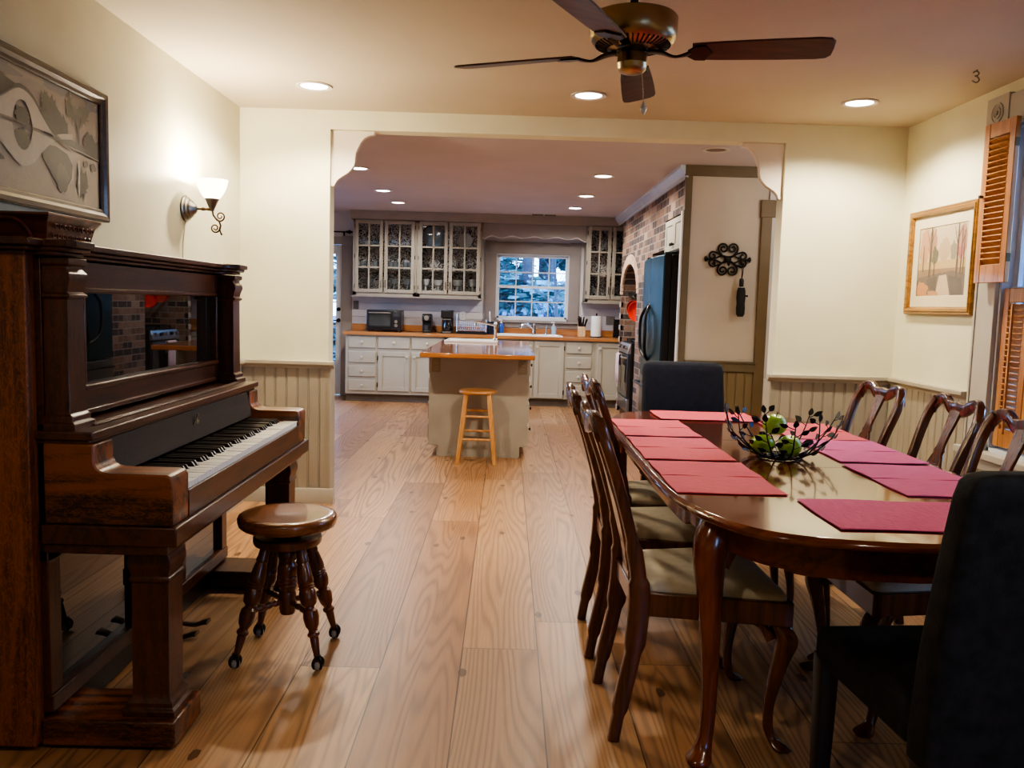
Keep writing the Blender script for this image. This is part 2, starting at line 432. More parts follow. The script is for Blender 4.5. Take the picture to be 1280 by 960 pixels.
for nm, a0, a1, pl in runs:
    zc = .87
    mb = MB(); beadboard(mb, a0, a1, .05, zc, pl); struct('trim_%d' % tn, mb, WAINS, smooth=20); tn += 1
    mb = MB(); rail(mb, a0-(.02 if nm.startswith('back') else 0), a1+(.02 if nm == 'back_left' else 0), pl); struct('trim_%d' % tn, mb, RAILP, bevel=.002); tn += 1
    mb = MB(); basebd(mb, a0, a1+(.02 if nm == 'back_left' else 0), pl); struct('baseboard_'+nm, mb, RAILP)
mb = MB(); beadboard(mb, 3.06, 4.40, .05, .56, lambda a, d, z: (XR-d, a, z)); struct('trim_%d' % tn, mb, WAINS, smooth=20); tn += 1
mb = MB(); basebd(mb, 3.06, 4.40, lambda a, d, z: (XR-d, a, z)); struct('baseboard_under_window', mb, RAILP)
# returns of the wainscot round the two jambs
for x0, x1 in ((OX0, OX0+.016), (OX1-.016, OX1)):
    mb = MB(); mb.box(x0, x1, D1-.02, D1+.13, 0, .87); struct('trim_%d' % tn, mb, WAINS, smooth=0); tn += 1

# ---- dining window (right wall)
WCAS = pm('window_casing', srgb(186,180,168), srgb(178,172,160), 4, .5)
SASH = pm('sash_paint', srgb(206,212,222), srgb(198,204,214), 4, .5)
def window(name, place, a0, a1, z0, z1, cols, rows, sash_m, cas_m, cw=.16, casing=True, head=.14, sill=True, mid=True, fr=.045):
    """place(a, d, z): d=0 at the room face of the wall, positive outward"""
    def bx(mb, A0, A1, d0, d1, Z0, Z1):
        vs = [place(a, d, z) for z in (Z0, Z1) for d in (d0, d1) for a in (A0, A1)]
        mb.add(vs, [(0,1,3,2), (4,6,7,5), (0,4,5,1), (2,3,7,6), (0,2,6,4), (1,5,7,3)])
    root = MB()
    for A0, A1, Z0, Z1 in ((a0-.001, a0+.02, z0, z1), (a1-.02, a1+.001, z0, z1), (a0, a1, z1-.02, z1+.001), (a0, a1, z0-.001, z0+.02)): bx(root, A0, A1, .0, .14, Z0, Z1)
    w = root.build(name, sash_m, smooth=0); w['kind'] = 'structure'
    mb = MB(); d0, d1 = .055, .095
    bx(mb, a0+.02, a0+.02+fr, d0, d1, z0+.02, z1-.02); bx(mb, a1-.02-fr, a1-.02, d0, d1, z0+.02, z1-.02)
    bx(mb, a0+.02, a1-.02, d0, d1, z0+.02, z0+.02+fr); bx(mb, a0+.02, a1-.02, d0, d1, z1-.02-fr, z1-.02)
    zm = (z0+z1)/2
    if mid: bx(mb, a0+.02, a1-.02, d0-.01, d1, zm-.018, zm+.018)
    mb.build('window_frame', sash_m, w, bevel=.002)
    mb = MB(); A0, A1, Z0, Z1 = a0+.02+fr, a1-.02-fr, z0+.02+fr, z1-.02-fr
    for i in range(1, cols): a = A0+(A1-A0)*i/cols; bx(mb, a-.007, a+.007, .062, .088, Z0, Z1)
    for i in range(1, rows):
        z = Z0+(Z1-Z0)*i/rows
        if mid and abs(z-zm) < .03: continue
        bx(mb, A0, A1, .062, .088, z-.007, z+.007)
    mb.build('window_muntins', sash_m, w)
    mb = MB(); bx(mb, A0, A1, .073, .077, Z0, Z1); mb.build('window_glass', PANE, w, smooth=0)
    if casing:
        mb = MB(); zc = z0-.0
        bx(mb, a0-cw, a0+.005, -.022, 0, zc, z1); bx(mb, a1-.005, a1+cw, -.022, 0, zc, z1); bx(mb, a0, a1, -.022, 0, z1-.005, z1+head)
        bx(mb, a0-cw+.02, a0-cw+.03, -.028, -.02, zc, z1); bx(mb, a1+cw-.03, a1+cw-.02, -.028, -.02, zc, z1)
        mb.build('window_casing', cas_m, w, bevel=.003)
        for aa in (a0-cw, a1-.005):
            mb = MB(); bx(mb, aa, aa+cw+.005, -.03, 0, z1, z1+head+.01); 
            cx, cz = aa+cw/2, z1+head/2
            for r0, r1, dd in ((.052, .044, .036), (.03, .022, .038), (.011, 0, .04)):
                ring = []
                for q in range(16):
                    t = 2*PI*q/16; ring.append((t,))
                vs = []; 
                for rr, de in ((r0, -.03), (r0, -dd), (max(r1, .0005), -dd), (max(r1, .0005), -.03)): vs.append([place(cx+rr*math.cos(t[0]), de, cz+rr*math.sin(t[0])) for t in ring])
                mb.loft(vs, cap=False)
            mb.build('window_rosette', cas_m, w)
    if sill:
        mb = MB(); bx(mb, a0-cw-.02, a1+cw+.02, -.06, .05, z0-.035, z0+.0); bx(mb, a0-cw, a1+cw, -.018, 0, z0-.1, z0-.035)
        mb.build('window_sill', cas_m, w, bevel=.004)
    return w
window('window_2', lambda a, d, z: (XR+d, a, z), WY0, WY1, WZ0, WZ1, 3, 4, SASH, WCAS, cw=.18, head=.145, fr=.04)
window('window_3', lambda a, d, z: (a, -1.3-d, z), 1.62, 2.3, .85, 2.1, 2, 4, SASH, WCAS, cw=.12)

# ---- louvred shutters
PINE = wood('shutter_pine', srgb(150,92,42), srgb(212,150,86), 'z', 6, .35, .2)
def shutter(name, label, loc, rotz, w, h, tilt=-38, group='pine louvred shutters at the dining window'):
    t = thing(name, label, 'shutter', loc, rotz, group)
    mb = MB(); st = .045
    mb.box(0, st, -.012, .012, 0, h); mb.box(w-st, w, -.012, .012, 0, h)
    for z0, z1 in ((0, .09), (h-.07, h)): mb.box(st, w-st, -.011, .011, z0, z1)
    mb.build('shutter_frame', PINE, t, bevel=.003)
    mb = MB(); z = .105; n = int((h-.19)/.027)
    for i in range(n):
        zz = .108+(h-.07-.12-.01)*i/(n-1)
        mb.box(st-.003, w-st+.003, -.02, .02, -.0028, .0028, T(0, 0, zz) @ Rx(math.radians(tilt)))
    mb.build('louvres', PINE, t)
    mb = MB(); mb.box(w/2-.006, w/2+.006, -.034, -.024, .07, h-.075); mb.box(w/2-.003, w/2+.003, -.026, -.012, .12, .124); mb.box(w/2-.003, w/2+.003, -.026, -.012, h-.12, h-.116)
    mb.build('tilt_rod', PINE, t)
    mb = MB(); mb.cyl(.008, -.03, -.012, 10, T(w-.022, 0, h*.55) @ Rx(PI/2) @ T(0,0,.0)); mb.build('shutter_knob', pm('dark_knob', (.05,.03,.02), None, 5, .4), t)
    for z in (.12, h-.12):
        mb = MB(); mb.box(-.003, .003, -.010, .010, z-.02, z+.02); mb.build('hinge', pm('brass_hinge', (.1,.07,.04), None, 5, .5, 1.), t)
    return t
# the open upper leaf folded back against the wall, then the closed lower leaves
shutter('window_shutter', 'pine louvred shutter folded open beside the gilt framed print', (2.398, 4.07, 1.475), PI/2+.05, .245, .785, 38)
shutter('window_shutter', 'closed lower pine shutter nearest the wall corner, below the open one', (2.475, 4.185, .665), -PI/2, .215, .785)
shutter('window_shutter', 'closed lower pine shutter at the right edge of the photo', (2.475, 3.965, .665), -PI/2, .245, .785)

# ------------------------------------------------------------------ upright piano
OAKS = wood('piano_oak_side', srgb(40,18,8), srgb(140,80,42), 'z', 7, .5, .0, 110, .5, True)
OAKZ = wood('piano_oak_post', srgb(26,11,6), srgb(84,42,21), 'z', 6, .36, .15, 80, .5, True)
OAKY = wood('piano_oak_long', srgb(26,11,6), srgb(80,40,20), 'y', 6, .36, .15, 80, .6, True)
OAKX = wood('piano_oak_cheek', srgb(36,15,7), srgb(128,70,34), 'x', 4.5, .35, .25, 130, 1.3, True)
DKW = pm('piano_dark', (.012,.007,.005), (.008,.005,.004), 5, .35)
PGLASS, nt_, b_, _o = _new('piano_glass')
L(nt_, ramp(nt_, noise(nt_, mapping(nt_), 3), [(.3, (.008,.006,.005)), (.7, (.012,.009,.007))]), b_.inputs['Base Color'])
b_.inputs['Roughness'].default_value = .015; b_.inputs['IOR'].default_value = 1.75
PL = 1.60
piano = thing('upright_piano', 'dark carved oak upright piano with glass panels against the left wall', 'piano', (-1.665, 2.27, 0))
for y0, y1 in ((0, .045), (PL-.045, PL)):
    mb = MB(); mb.box(0, .375, y0, y1, .02, 1.405); mb.build('side_panel', OAKS, piano, bevel=.004)
mb = MB(); mb.box(0, .03, .045, PL-.045, .03, 1.4); mb.build('back_panel', DKW, piano)
# lid with stepped cornice, breaking forward over the pilasters
def lidpoly(f, b):
    e = .03+f
    return [(0, -e), (.40+f, -e), (.40+f, .025), (.465+f, .025), (.48+f, .045), (.48+f, .15), (.455+f, .17), (.415+f, .185), (.415+f, PL-.185), (.455+f, PL-.17), (.48+f, PL-.15), (.48+f, PL-.045), (.465+f, PL-.025), (.40+f, PL-.025), (.40+f, PL+e), (0, PL+e)]
mb = MB(); mb.prism(lidpoly(.012, 0), 1.42, 1.44); mb.prism(lidpoly(-.002, 0), 1.408, 1.42); mb.prism(lidpoly(-.02, 0), 1.396, 1.408)
mb.build('lid', OAKY, piano, bevel=.004)
# upper front: frame round the glass
GY0, GY1, GZ0, GZ1 = .275, 1.41, 1.022, 1.297
mb = MB(); mb.box(.03, .392, .045, GY0, .93, 1.39); mb.box(.03, .392, GY1, PL-.045, .93, 1.39); mb.box(.365, .392, GY0, GY1, GZ1, 1.39); mb.box(.365, .392, GY0, GY1, .93, GZ0)
mb.build('upper_frame', OAKY, piano, bevel=.002)
mb = MB(); q = .018
mb.box(.385, .402, GY0-q, GY1+q, GZ1, GZ1+q); mb.box(.385, .406, GY0-q, GY1+q, GZ0-q, GZ0); mb.box(.385, .402, GY0-q, GY0, GZ0, GZ1); mb.box(.385, .402, GY1, GY1+q, GZ0, GZ1)
mb.box(.385, .40, .19, PL-.19, .93, .948)
mb.build('glass_molding', OAKY, piano, bevel=.005)
mb = MB(); mb.box(.37, .378, GY0, GY1, GZ0, GZ1); mb.build('glass_panel', PGLASS, piano, smooth=0)
for yc in (.098, PL-.098):
    mb = MB()
    def sq(h, z): h *= .82; return [(.392, yc-h, z), (.392+h*1.5, yc-h, z), (.392+h*1.5, yc+h, z), (.392, yc+h, z)]
    pr = [(.072, .915), (.072, .935), (.064, .94), (.064, .955), (.056, .962), (.054, 1.28), (.062, 1.285), (.062, 1.293), (.055, 1.298), (.058, 1.315), (.064, 1.335), (.062, 1.35), (.054, 1.362), (.054, 1.37), (.062, 1.375), (.062, 1.392)]
    mb.loft([sq(h, z) for h, z in pr]); mb.build('pilaster', OAKZ, piano, bevel=.002, smooth=30)
# shelf, fallboard, cheeks
mb = MB(); mb.box(.03, .535, .025, PL-.025, .893, .917); mb.box(.03, .52, .035, PL-.035, .88, .893); mb.build('music_shelf', OAKY, piano, bevel=.004)
mb = MB(); mb.box(.47, .482, .14, PL-.14, .917, .926); mb.box(.482, .487, .14, PL-.14, .917, .923); mb.build('shelf_molding', OAKY, piano, bevel=.002)
mb = MB(); mb.prism([(.50, .882), (.522, .882), (.545, .775), (.515, .765)], .15, PL-.15, 'y'); mb.build('fallboard', wood('fallboard_wood', srgb(14,7,4), srgb(40,21,12), 'y', 6, .7, .0, 70, .6, True), piano, bevel=.003)
GOLD = pm('worn_gilt', (.3,.25,.16), (.08,.06,.035), 60, .5, .3)
mb = MB()
for a, b, w in ((0, .034, .006), (PI/2, .026, .006), (PI, .034, .006), (1.5*PI, .026, .006), (PI/4, .016, .003), (.75*PI, .016, .003), (1.25*PI, .016, .003), (1.75*PI, .016, .003)):
    mb.box(-.0015, .0015, -w, w, 0, b, T(.5345, .80, .835) @ Ry(.21) @ Rx(a))
mb.sphere(.008, T(.5345, .80, .835), 8); mb.build('gilt_emblem', GOLD, piano)
CH = [(.395, .655), (.75, .655), (.752, .785), (.745, .797), (.733, .802), (.575, .802), (.555, .806), (.542, .815), (.535, .83), (.533, .882), (.395, .882)]
for y0, y1 in ((.03, .15), (PL-.15, PL-.03)):
    mb = MB(); mb.prism(CH, y0, y1, 'y'); mb.build('key_cheek', OAKX, piano, bevel=.005)
mb = MB(); mb.box(.39, .765, .02, PL-.02, .60, .655); mb.build('key_bed', OAKY, piano, bevel=.004)
mb = MB(); mb.box(.39, .735, .03, PL-.03, .572, .60); mb.build('key_bed_molding', OAKY, piano, bevel=.004)
mb = MB(); mb.box(.735, .752, .15, PL-.15, .655, .735); mb.build('key_slip', OAKY, piano, bevel=.003)
mb = MB(); mb.box(.515, .735, .15, PL-.15, .655, .70); mb.build('key_frame', DKW, piano)
IVORY = pm('ivory_key', srgb(240,239,234), srgb(226,224,216), 14, .3)
EBON = pm('ebony_key', (.02,.014,.011), (.012,.009,.008), 12, .3)
kw = (PL-.30)/52; y = .15; wi = 0
wm = None; bmk = None; seq = 'A AsB C CsD DsE F FsG Gs'
order = ['A', 'B', 'C', 'D', 'E', 'F', 'G']
rk = random.Random(3)
for i in range(52):
    dz = rk.choice([0, 0, 0, .001, -.0015, .002]); 
    if wm is None:
        mb = MB(); mb.box(.535, .742, .0008, kw-.0008, .70, .754); mb.box(.684, .745, .0006, kw-.0006, .752, .7565)
        o = mb.build('white_key', IVORY, piano, bevel=.001, seg=1); wm = o
    else:
        o = wm.copy(); COL.objects.link(o); o.parent = piano
    o.location = (0, .15+i*kw, dz)
    if order[i % 7] in 'ACDFG' and i < 51:
        if bmk is None:
            mb = MB(); mb.loft([[(.54, -.0068, .75), (.682, -.0068, .75), (.682, .0068, .75), (.54, .0068, .75)], [(.54, -.0052, .770), (.668, -.0052, .770), (.668, .0052, .770), (.54, .0052, .770)]])
            o = mb.build('black_key', EBON, piano, bevel=.0015, seg=1); bmk = o
        else:
            o = bmk.copy(); COL.objects.link(o); o.parent = piano
        o.location = (0, .15+(i+1)*kw, 0)
# legs on toe blocks
for yc in (.13, PL-.13):
    mb = MB()
    def sq2(h, z): return [(.665-h, yc-h, z), (.665+h, yc-h, z), (.665+h, yc+h, z), (.665-h, yc+h, z)]
    pr = [(.075, .088), (.075, .105), (.066, .112), (.066, .125), (.058, .135), (.053, .15), (.053, .478), (.058, .482), (.058, .492), (.054, .496), (.056, .51), (.062, .527), (.062, .545), (.056, .56), (.058, .572)]
    mb.loft([sq2(h, z) for h, z in pr]); mb.build('leg', OAKZ, piano, bevel=.002, smooth=30)
    mb = MB(); mb.box(.375, .752, yc-.105, yc+.105, .012, .088); mb.build('toe_block', OAKX if yc < 1 else OAKY, piano, bevel=.006)
    for xx in (.45, .70):
        mb = MB(); mb.cyl(.012, -.025, .025, 12, T(xx, yc, .012) @ Rx(PI/2)); mb.build('caster', IRON, piano)
# lower front: stiles, rails and reflecting panels
stl = [(.045, .11), (.60, .66), (1.0, 1.06), (PL-.11, PL-.045)]
for a, b in stl:
    mb = MB(); mb.box(.36, .395, a, b, .15, .575); mb.build('lower_stile', OAKZ, piano, bevel=.003)
mb = MB(); mb.box(.355, .40, .045, PL-.045, .10, .15); mb.box(.36, .395, .045, PL-.045, .54, .60); mb.build('lower_rail', OAKY, piano, bevel=.004)
for a, b in zip(stl, stl[1:]):
    mb = MB(); mb.box(.366, .374, a[1], b[0], .15, .54); mb.build('lower_glass_panel', PGLASS, piano, smooth=0)
mb = MB(); mb.box(.34, .38, .045, PL-.045, .015, .10); mb.build('kick_board', DKW, piano)
BRASSD = pm('dark_brass', (.16,.11,.06), (.08,.055,.03), 12, .35, 1.)
for yc in (.74, .86):
    mb = MB(); p = catmull([(.36, yc, .05), (.44, yc, .05), (.50, yc, .045), (.535, yc, .055), (.555, yc, .06)], 4)
    n = len(p); mb.sweep(p, [rrect(.008+.016*(i/(n-1))**1.5, .006, .6) for i in range(n)]); mb.build('pedal', BRASSD, piano)
mb = MB(); mb.sweep(catmull([(.38, .80, .03), (.42, .80, .05), (.425, .80, .10), (.41, .80, .13)], 4), [rrect(.01, .008, .5)]*13); mb.build('pedal', BRASSD, piano)

# ------------------------------------------------------------------ piano stool
STW = wood('stool_walnut', srgb(46,20,10), srgb(112,58,30), 'z', 5, .28, .4)
STT = wood('stool_seat_wood', srgb(78,42,20), srgb(160,100,56), 'x', 3.5, .25, .5)
stool = thing('piano_stool', 'round turned wood piano stool with claw feet in front of the piano', 'stool', (-.775, 3.0, 0))
mb = MB(); mb.lathe([(0,.475),(.15,.475),(.165,.479),(.172,.486),(.174,.494),(.176,.50),(.176,.511),(.172,.519),(.162,.5245),(.14,.524),(.08,.520),(0,.519)], 48); mb.build('seat', STT, stool, smooth=40)
mb = MB(); mb.lathe([(0,.41),(.105,.41),(.118,.415),(.122,.424),(.122,.44),(.117,.447),(.05,.45),(.04,.476),(0,.476)], 40); mb.build('seat_block', STW, stool)
colp = [(0,.15),(.024,.15),(.028,.158),(.028,.165),(.031,.17),(.031,.225),(.027,.235),(.032,.25),(.034,.255),(.031,.262),(.034,.27),(.031,.277),(.034,.285),(.031,.292),(.036,.30),(.036,.325),(.03,.335),(.026,.345),(.033,.36),(.036,.372),(.032,.388),(.026,.395),(.03,.405),(.04,.412)]
mb = MB(); mb.lathe(colp, 24); mb.build('column', STW, stool)
legp = [(.0,0),(.018,0),(.019,.03),(.022,.04),(.022,.046),(.019,.05),(.022,.06),(.028,.10),(.029,.115),(.026,.12),(.029,.125),(.026,.13),(.029,.135),(.026,.14),(.03,.148),(.031,.168),(.027,.19),(.017,.20),(.017,.206),(.026,.214),(.028,.235),(.024,.262),(.016,.275),(.016,.282),(.022,.288),(.022,.295),(.015,.302),(.016,.31),(.009,.385),(0,.386)]
for k in range(4):
    a = PI/4+k*PI/2; d = Vector((math.cos(a), math.sin(a), 0))
    top = d*.088+Vector((0,0,.412)); bot = d*.205+Vector((0,0,.03)); ax = (bot-top); ln = ax.length; ax.normalize()
    q = Vector((0,0,1)).rotation_difference(ax).to_matrix().to_4x4(); M = Matrix.Translation(top) @ q
    mb = MB(); s = ln/.386; mb.lathe([(r, z*s) for r, z in legp], 16, M); lg = mb.build('leg', STW, stool)
    mb = MB()
    for j in range(4):
        b = a+j*PI/2; e = Vector((math.cos(b), math.sin(b), 0)); c0 = d*.205
        mb.tube(catmull([c0+Vector((0,0,.05)), c0+e*.014+Vector((0,0,.042)), c0+e*.021+Vector((0,0,.025)), c0+e*.014+Vector((0,0,.008))], 3), [.006]*3+[.006]*3+[.005]*3+[.003], 6)
    mb.lathe([(0,.055),(.011,.055),(.013,.042),(.006,.036),(0,.036)], 10, T(*(d*.205))); mb.build('claw_foot', IRON, lg)
    mb = MB(); mb.sphere(.0175, T(*(d*.205+Vector((0,0,.0178)))), 14); mb.build('glass_ball', pm('glass_ball', (.35,.33,.3), (.25,.23,.21), 8, .05, 0, spec=1.), lg)
    p0 = d*.03+Vector((0,0,.198)); p1 = d*.150+Vector((0,0,.192)); n = 16; pts = []; rs = []
    for i in range(n+1):
        t = i/n; pts.append(p0.lerp(p1, t)); rs.append(.0085+.0045*abs(math.sin(t*PI*4))*(1 if .1 < t < .9 else .5))
    mb = MB(); mb.tube(pts, rs, 10); mb.build('stretcher', STW, stool)

# ------------------------------------------------------------------ dining table
MAH = wood('mahogany_top', srgb(70,28,12), srgb(122,60,30), 'x', 3.5, .14, .5, 60, .5)
MAHY = wood('mahogany_edge', srgb(62,26,12), srgb(120,58,28), 'y', 4, .2, .4, 60, .4)
MAHZ = wood('mahogany_leg', srgb(72,30,12), srgb(138,66,30), 'z', 4, .22, .4, 60, .4)
TCX, TCY, TH = 1.055, 3.265, .75
table = thing('dining_table', 'long oval mahogany dining table with cabriole legs', 'table', (TCX, TCY, 0))
Q = [(0,1.285),(.2,1.268),(.36,1.215),(.45,1.125),(.505,1.0),(.54,.85),(.557,.66),(.563,.4),(.563,0)]
def outline(inset=0.):
    q = catmull([(a, b, 0) for a, b in Q], 5)
    pts = [(x, y) for x, y, _ in q]
    full = pts+[(x, -y) for x, y in reversed(pts[:-1])]
    full = full+[(-x, y) for x, y in reversed(full[1:-1])]
    if inset:
        out = []; n = len(full)
        for i in range(n):
            t = (Vector(full[(i+1) % n])-Vector(full[i-1])).normalized(); nn = Vector((t.y, -t.x)); p = Vector(full[i])
            if nn.dot(p) > 0: nn = -nn
            out.append(tuple(p+nn*inset))
        return out
    return full
mb = MB(); prof = [(.03, TH-.030), (.012, TH-.028), (.004, TH-.024), (.0, TH-.018), (.001, TH-.010), (.006, TH-.005), (.010, TH-.004), (.013, TH-.0005), (.017, TH)]
mb.loft([[(x, y, z) for x, y in outline(i)] for i, z in prof]); mb.build('tabletop', MAH, table, smooth=50)
for yy in (-.29, .29):
    mb = MB(); mb.box(-.545, .545, yy-.0008, yy+.0008, TH-.001, TH+.0004); mb.build('leaf_seam', pm('seam_dark', (.02,.009,.005), None, 5, .4), table)
o1 = outline(.075); o2 = outline(.097); n = len(o1); rings = [[], [], [], []]
per = [0]
for i in range(n): per.append(per[-1]+(Vector(o1[(i+1) % n])-Vector(o1[i])).length)
def apron_z(x, y):
    ay, ax = abs(y), abs(x)
    s = math.hypot(ax-.45, ay-.95)            # distance from the leg
    if s < .10: return .64
    k = min(1., (s-.10)/.16)
    base = .672-.042*k-.012*math.sin(k*PI*2)
    if ay > 1.0: base = min(base, .64)+.0
    return base
for (x, y), (x2, y2) in zip(o1, o2):
    z = apron_z(x, y); rings[0].append((x, y, TH-.03)); rings[1].append((x, y, z)); rings[2].append((x2, y2, z)); rings[3].append((x2, y2, TH-.03))
mb = MB(); mb.loft(rings+[rings[0]], cap=False); mb.build('apron', MAHY, table, smooth=40)
def cabriole(mb, base, d, h, rk, ra, rf, kout=.02, fout=.035, n=10):
    d = Vector(d).normalized(); B = Vector(base)
    keys = [(h, -.004, rk*.92), (h*.93, kout*.7, rk*1.02), (h*.84, kout, rk), (h*.70, kout*.55, rk*.80), (h*.5, 0, rk*.62), (h*.32, -.35*kout, rk*.5), (h*.16, -.3*kout, ra), (h*.085, .1*fout, ra*1.05), (h*.05, fout*.6, rf*.82), (h*.026, fout, rf), (h*.008, fout*1.02, rf*.86), (0, fout, rf*.7)]
    P = catmull([tuple(B+d*o+Vector((0,0,z))) for z, o, r in keys], 3); R_ = catmull([(r, 0, 0) for z, o, r in keys], 3)
    k = len(P); up = Vector((d.x, d.y, 0)); rings = []
    for p, r in zip(P, R_):
        rr = r[0]; e = 2.6
        ring = []
        for j in range(16):
            t = 2*PI*j/16; cx, sx = math.cos(t), math.sin(t)
            a = math.copysign(abs(cx)**(2/e), cx)*rr; b = math.copysign(abs(sx)**(2/e), sx)*rr
            # square aligned with the world axes
            ring.append((p[0]+a, p[1]+b, p[2]))
        rings.append(ring)
    mb.loft(rings)
for sx in (-1, 1):
    for sy in (-1, 1):
        mb = MB(); cabriole(mb, (sx*.45, sy*.945, 0), (sx, sy, 0), TH-.03, .045, .021, .036, .028, .03)
        # knee wings under the apron
        for dx, dy in ((-sx, 0), (0, -sy)):
            P = catmull([(sx*.45+dx*.02, sy*.945+dy*.02, .585), (sx*.45+dx*.05, sy*.945+dy*.05, .635), (sx*.45+dx*.085, sy*.945+dy*.085, .652)], 4)
            m = len(P); mb.sweep(P, [rrect(.018, .024-.016*i/(m-1), .5) for i in range(m)])
        mb.build('leg', MAHZ, table)

# ------------------------------------------------------------------ splat-back chairs
CHW = wood('chair_mahogany', srgb(46,22,11), srgb(116,64,36), 'z', 4, .25, .4, 70, .4)
CUSH = pm('cream_fabric', srgb(206,196,176), srgb(196,186,166), 30, .85, bump=.25, bscale=400)
def stile_x(z):
    pts = [(0,-.062),(.06,-.054),(.15,-.036),(.28,-.010),(.40,0),(.47,0),(.55,-.012),(.68,-.045),(.80,-.082),(.90,-.118),(.96,-.138),(1.0,-.15)]
    for (a, x), (b, y) in zip(pts, pts[1:]):
        if z <= b: t = (z-a)/(b-a); return x+(y-x)*t
    return pts[-1][1]
def make_chair(name, label, group):
    t = thing(name, label, 'chair', (0,0,0), 0, group)
    sd = .44
    for s in (-1, 1):
        zs = [0,.03,.08,.15,.22,.30,.38,.45,.50,.56,.64,.72,.80,.86,.90,.935,.957,.968]
        def yy(z):
            if z < .45: return .195-.01*z/.45
            if z < .86: return .185-.012*math.sin((z-.45)/.41*PI)+.008*(z-.45)/.41
            return .193-(.0 if z < .9 else .0)-max(0, (z-.90))**1.6*2.0
        P = catmull([(stile_x(z), s*yy(z), z) for z in zs], 3); n = len(P)
        sec = []
        for p in P:
            z = p[2]; w = .018 if z < .44 else .0165; d = .024+(.008 if .3 < z < .5 else 0)-(.006 if z < .1 else 0)-(.007 if z > .6 else 0)
            sec.append(rrect(w, d, .55, 2))
        mb = MB(); mb.sweep(P, sec, up=(1,0,0)); mb.build('rear_leg_and_stile', CHW, t)
    # yoke crest
    yz = [(-.19,.912),(-.185,.935),(-.168,.957),(-.14,.971),(-.11,.970),(-.085,.958),(-.06,.945),(-.03,.94),(0,.939)]
    yz = yz+[(-a, b) for a, b in reversed(yz[:-1])]
    P = catmull([(stile_x(z)-.004+.012*(1-abs(a)/.19)*-1, a, z) for a, z in yz], 3); n = len(P)
    sec = []
    for p in P:
        k = max(0, 1-abs(p[1])/.08); sec.append(rrect(.014, .021+.012*k, .6, 2))
    mb = MB(); mb.sweep(P, sec, up=(0,0,1)); mb.build('crest_rail', CHW, t)
    # vase splat
    W = [(.475,.05),(.50,.046),(.52,.034),(.55,.045),(.60,.060),(.65,.066),(.70,.060),(.745,.044),(.765,.031),(.775,.037),(.785,.031),(.80,.026),(.83,.027),(.86,.031),(.90,.037),(.94,.042)]
    W2 = [(z, w) for z, w, _ in catmull([(z, w, 0) for z, w in W], 3)]
    rings = []
    for z, w in W2:
        x = stile_x(z)-.008; rings.append([(x-.006, -w, z), (x+.006, -w, z), (x+.006, w, z), (x-.006, w, z)])
    mb = MB(); mb.loft(rings); mb.build('splat', CHW, t, bevel=.003, smooth=45)
    mb = MB(); mb.prism([(-.018,-.185),(.02,-.185),(.02,.185),(-.018,.185)], .395, .455); mb.box(-.014, .012, -.06, .06, .455, .482)
    mb.build('shoe_rail', CHW, t, bevel=.004)
    mb = MB(); zt, zb = .458, .385
    mb.prism([(sd-.03, -.262), (sd, -.262), (sd+.006, 0), (sd, .262), (sd-.03, .262)], zb, zt)
    for s in (-1, 1): mb.prism([(0, s*.165), (0, s*.19), (sd-.02, s*.262), (sd-.02, s*.237)], zb, zt)
    mb.build('seat_frame', CHW, t, bevel=.004)
    # drop-in cushion
    rings = []
    for ins, z in ((.012, .440), (.004, .456), (.004, .466), (.012, .478), (.035, .488), (.08, .493), (.14, .495)):
        rr = []
        base = [(.018+ins, -.178+ins*.8), (sd-.006-ins, -.252+ins), (sd-.006-ins, .252-ins), (.018+ins, .178-ins*.8)]
        for i in range(4):
            a, b, c = Vector(base[i-1]), Vector(base[i]), Vector(base[(i+1) % 4])
            d1, d2 = (a-b).normalized(), (c-b).normalized(); r = .03
            for q in range(5):
                u = q/4; p = (b+d1*r)*(1-u)**2+b*2*u*(1-u)+(b+d2*r)*u*u; rr.append((p.x, p.y, z))
        rings.append(rr)
    mb = MB(); mb.loft(rings); mb.build('seat_cushion', CUSH, t, smooth=60)
    for s in (-1, 1):
        mb = MB(); cabriole(mb, (sd-.035, s*.225, 0), (1, s*.55, 0), .392, .031, .015, .029, .03, .032)
        for dx, dy in ((-1, -s*.17), (0, -s)):
            P = catmull([(sd-.035+dx*.015, s*.225+dy*.015, .335), (sd-.035+dx*.04, s*.225+dy*.04, .372), (sd-.035+dx*.07, s*.225+dy*.07, .384)], 3)
            m = len(P); mb.sweep(P, [rrect(.013, .016-.011*i/(m-1), .5) for i in range(m)])
        mb.build('front_leg', CHW, t)
    return t
G = 'splat back dining chairs round the table'
c1 = make_chair('dining_chair', 'splat back wooden chair with cream seat, nearest on the left side of the table', G)
c1.location = (.415, 2.625, 0); c1.rotation_euler = (0,0,math.radians(1))
dup(c1, (.405, 3.22, 0), math.radians(-1), 'splat back wooden chair, middle one along the left side of the table', G)
dup(c1, (.52, 3.75, 0), math.radians(3), 'splat back wooden chair, farthest along the left side and pushed in deepest', G)
dup(c1, (1.585, 3.815, 0), PI+math.radians(3), 'splat back wooden chair, farthest on the window side below the framed print', G)
dup(c1, (1.635, 3.27, 0), PI-math.radians(2), 'splat back wooden chair, middle one on the window side of the table', G)
dup(c1, (1.575, 2.735, 0), PI, 'splat back wooden chair on the window side, just behind the near black chair', G)

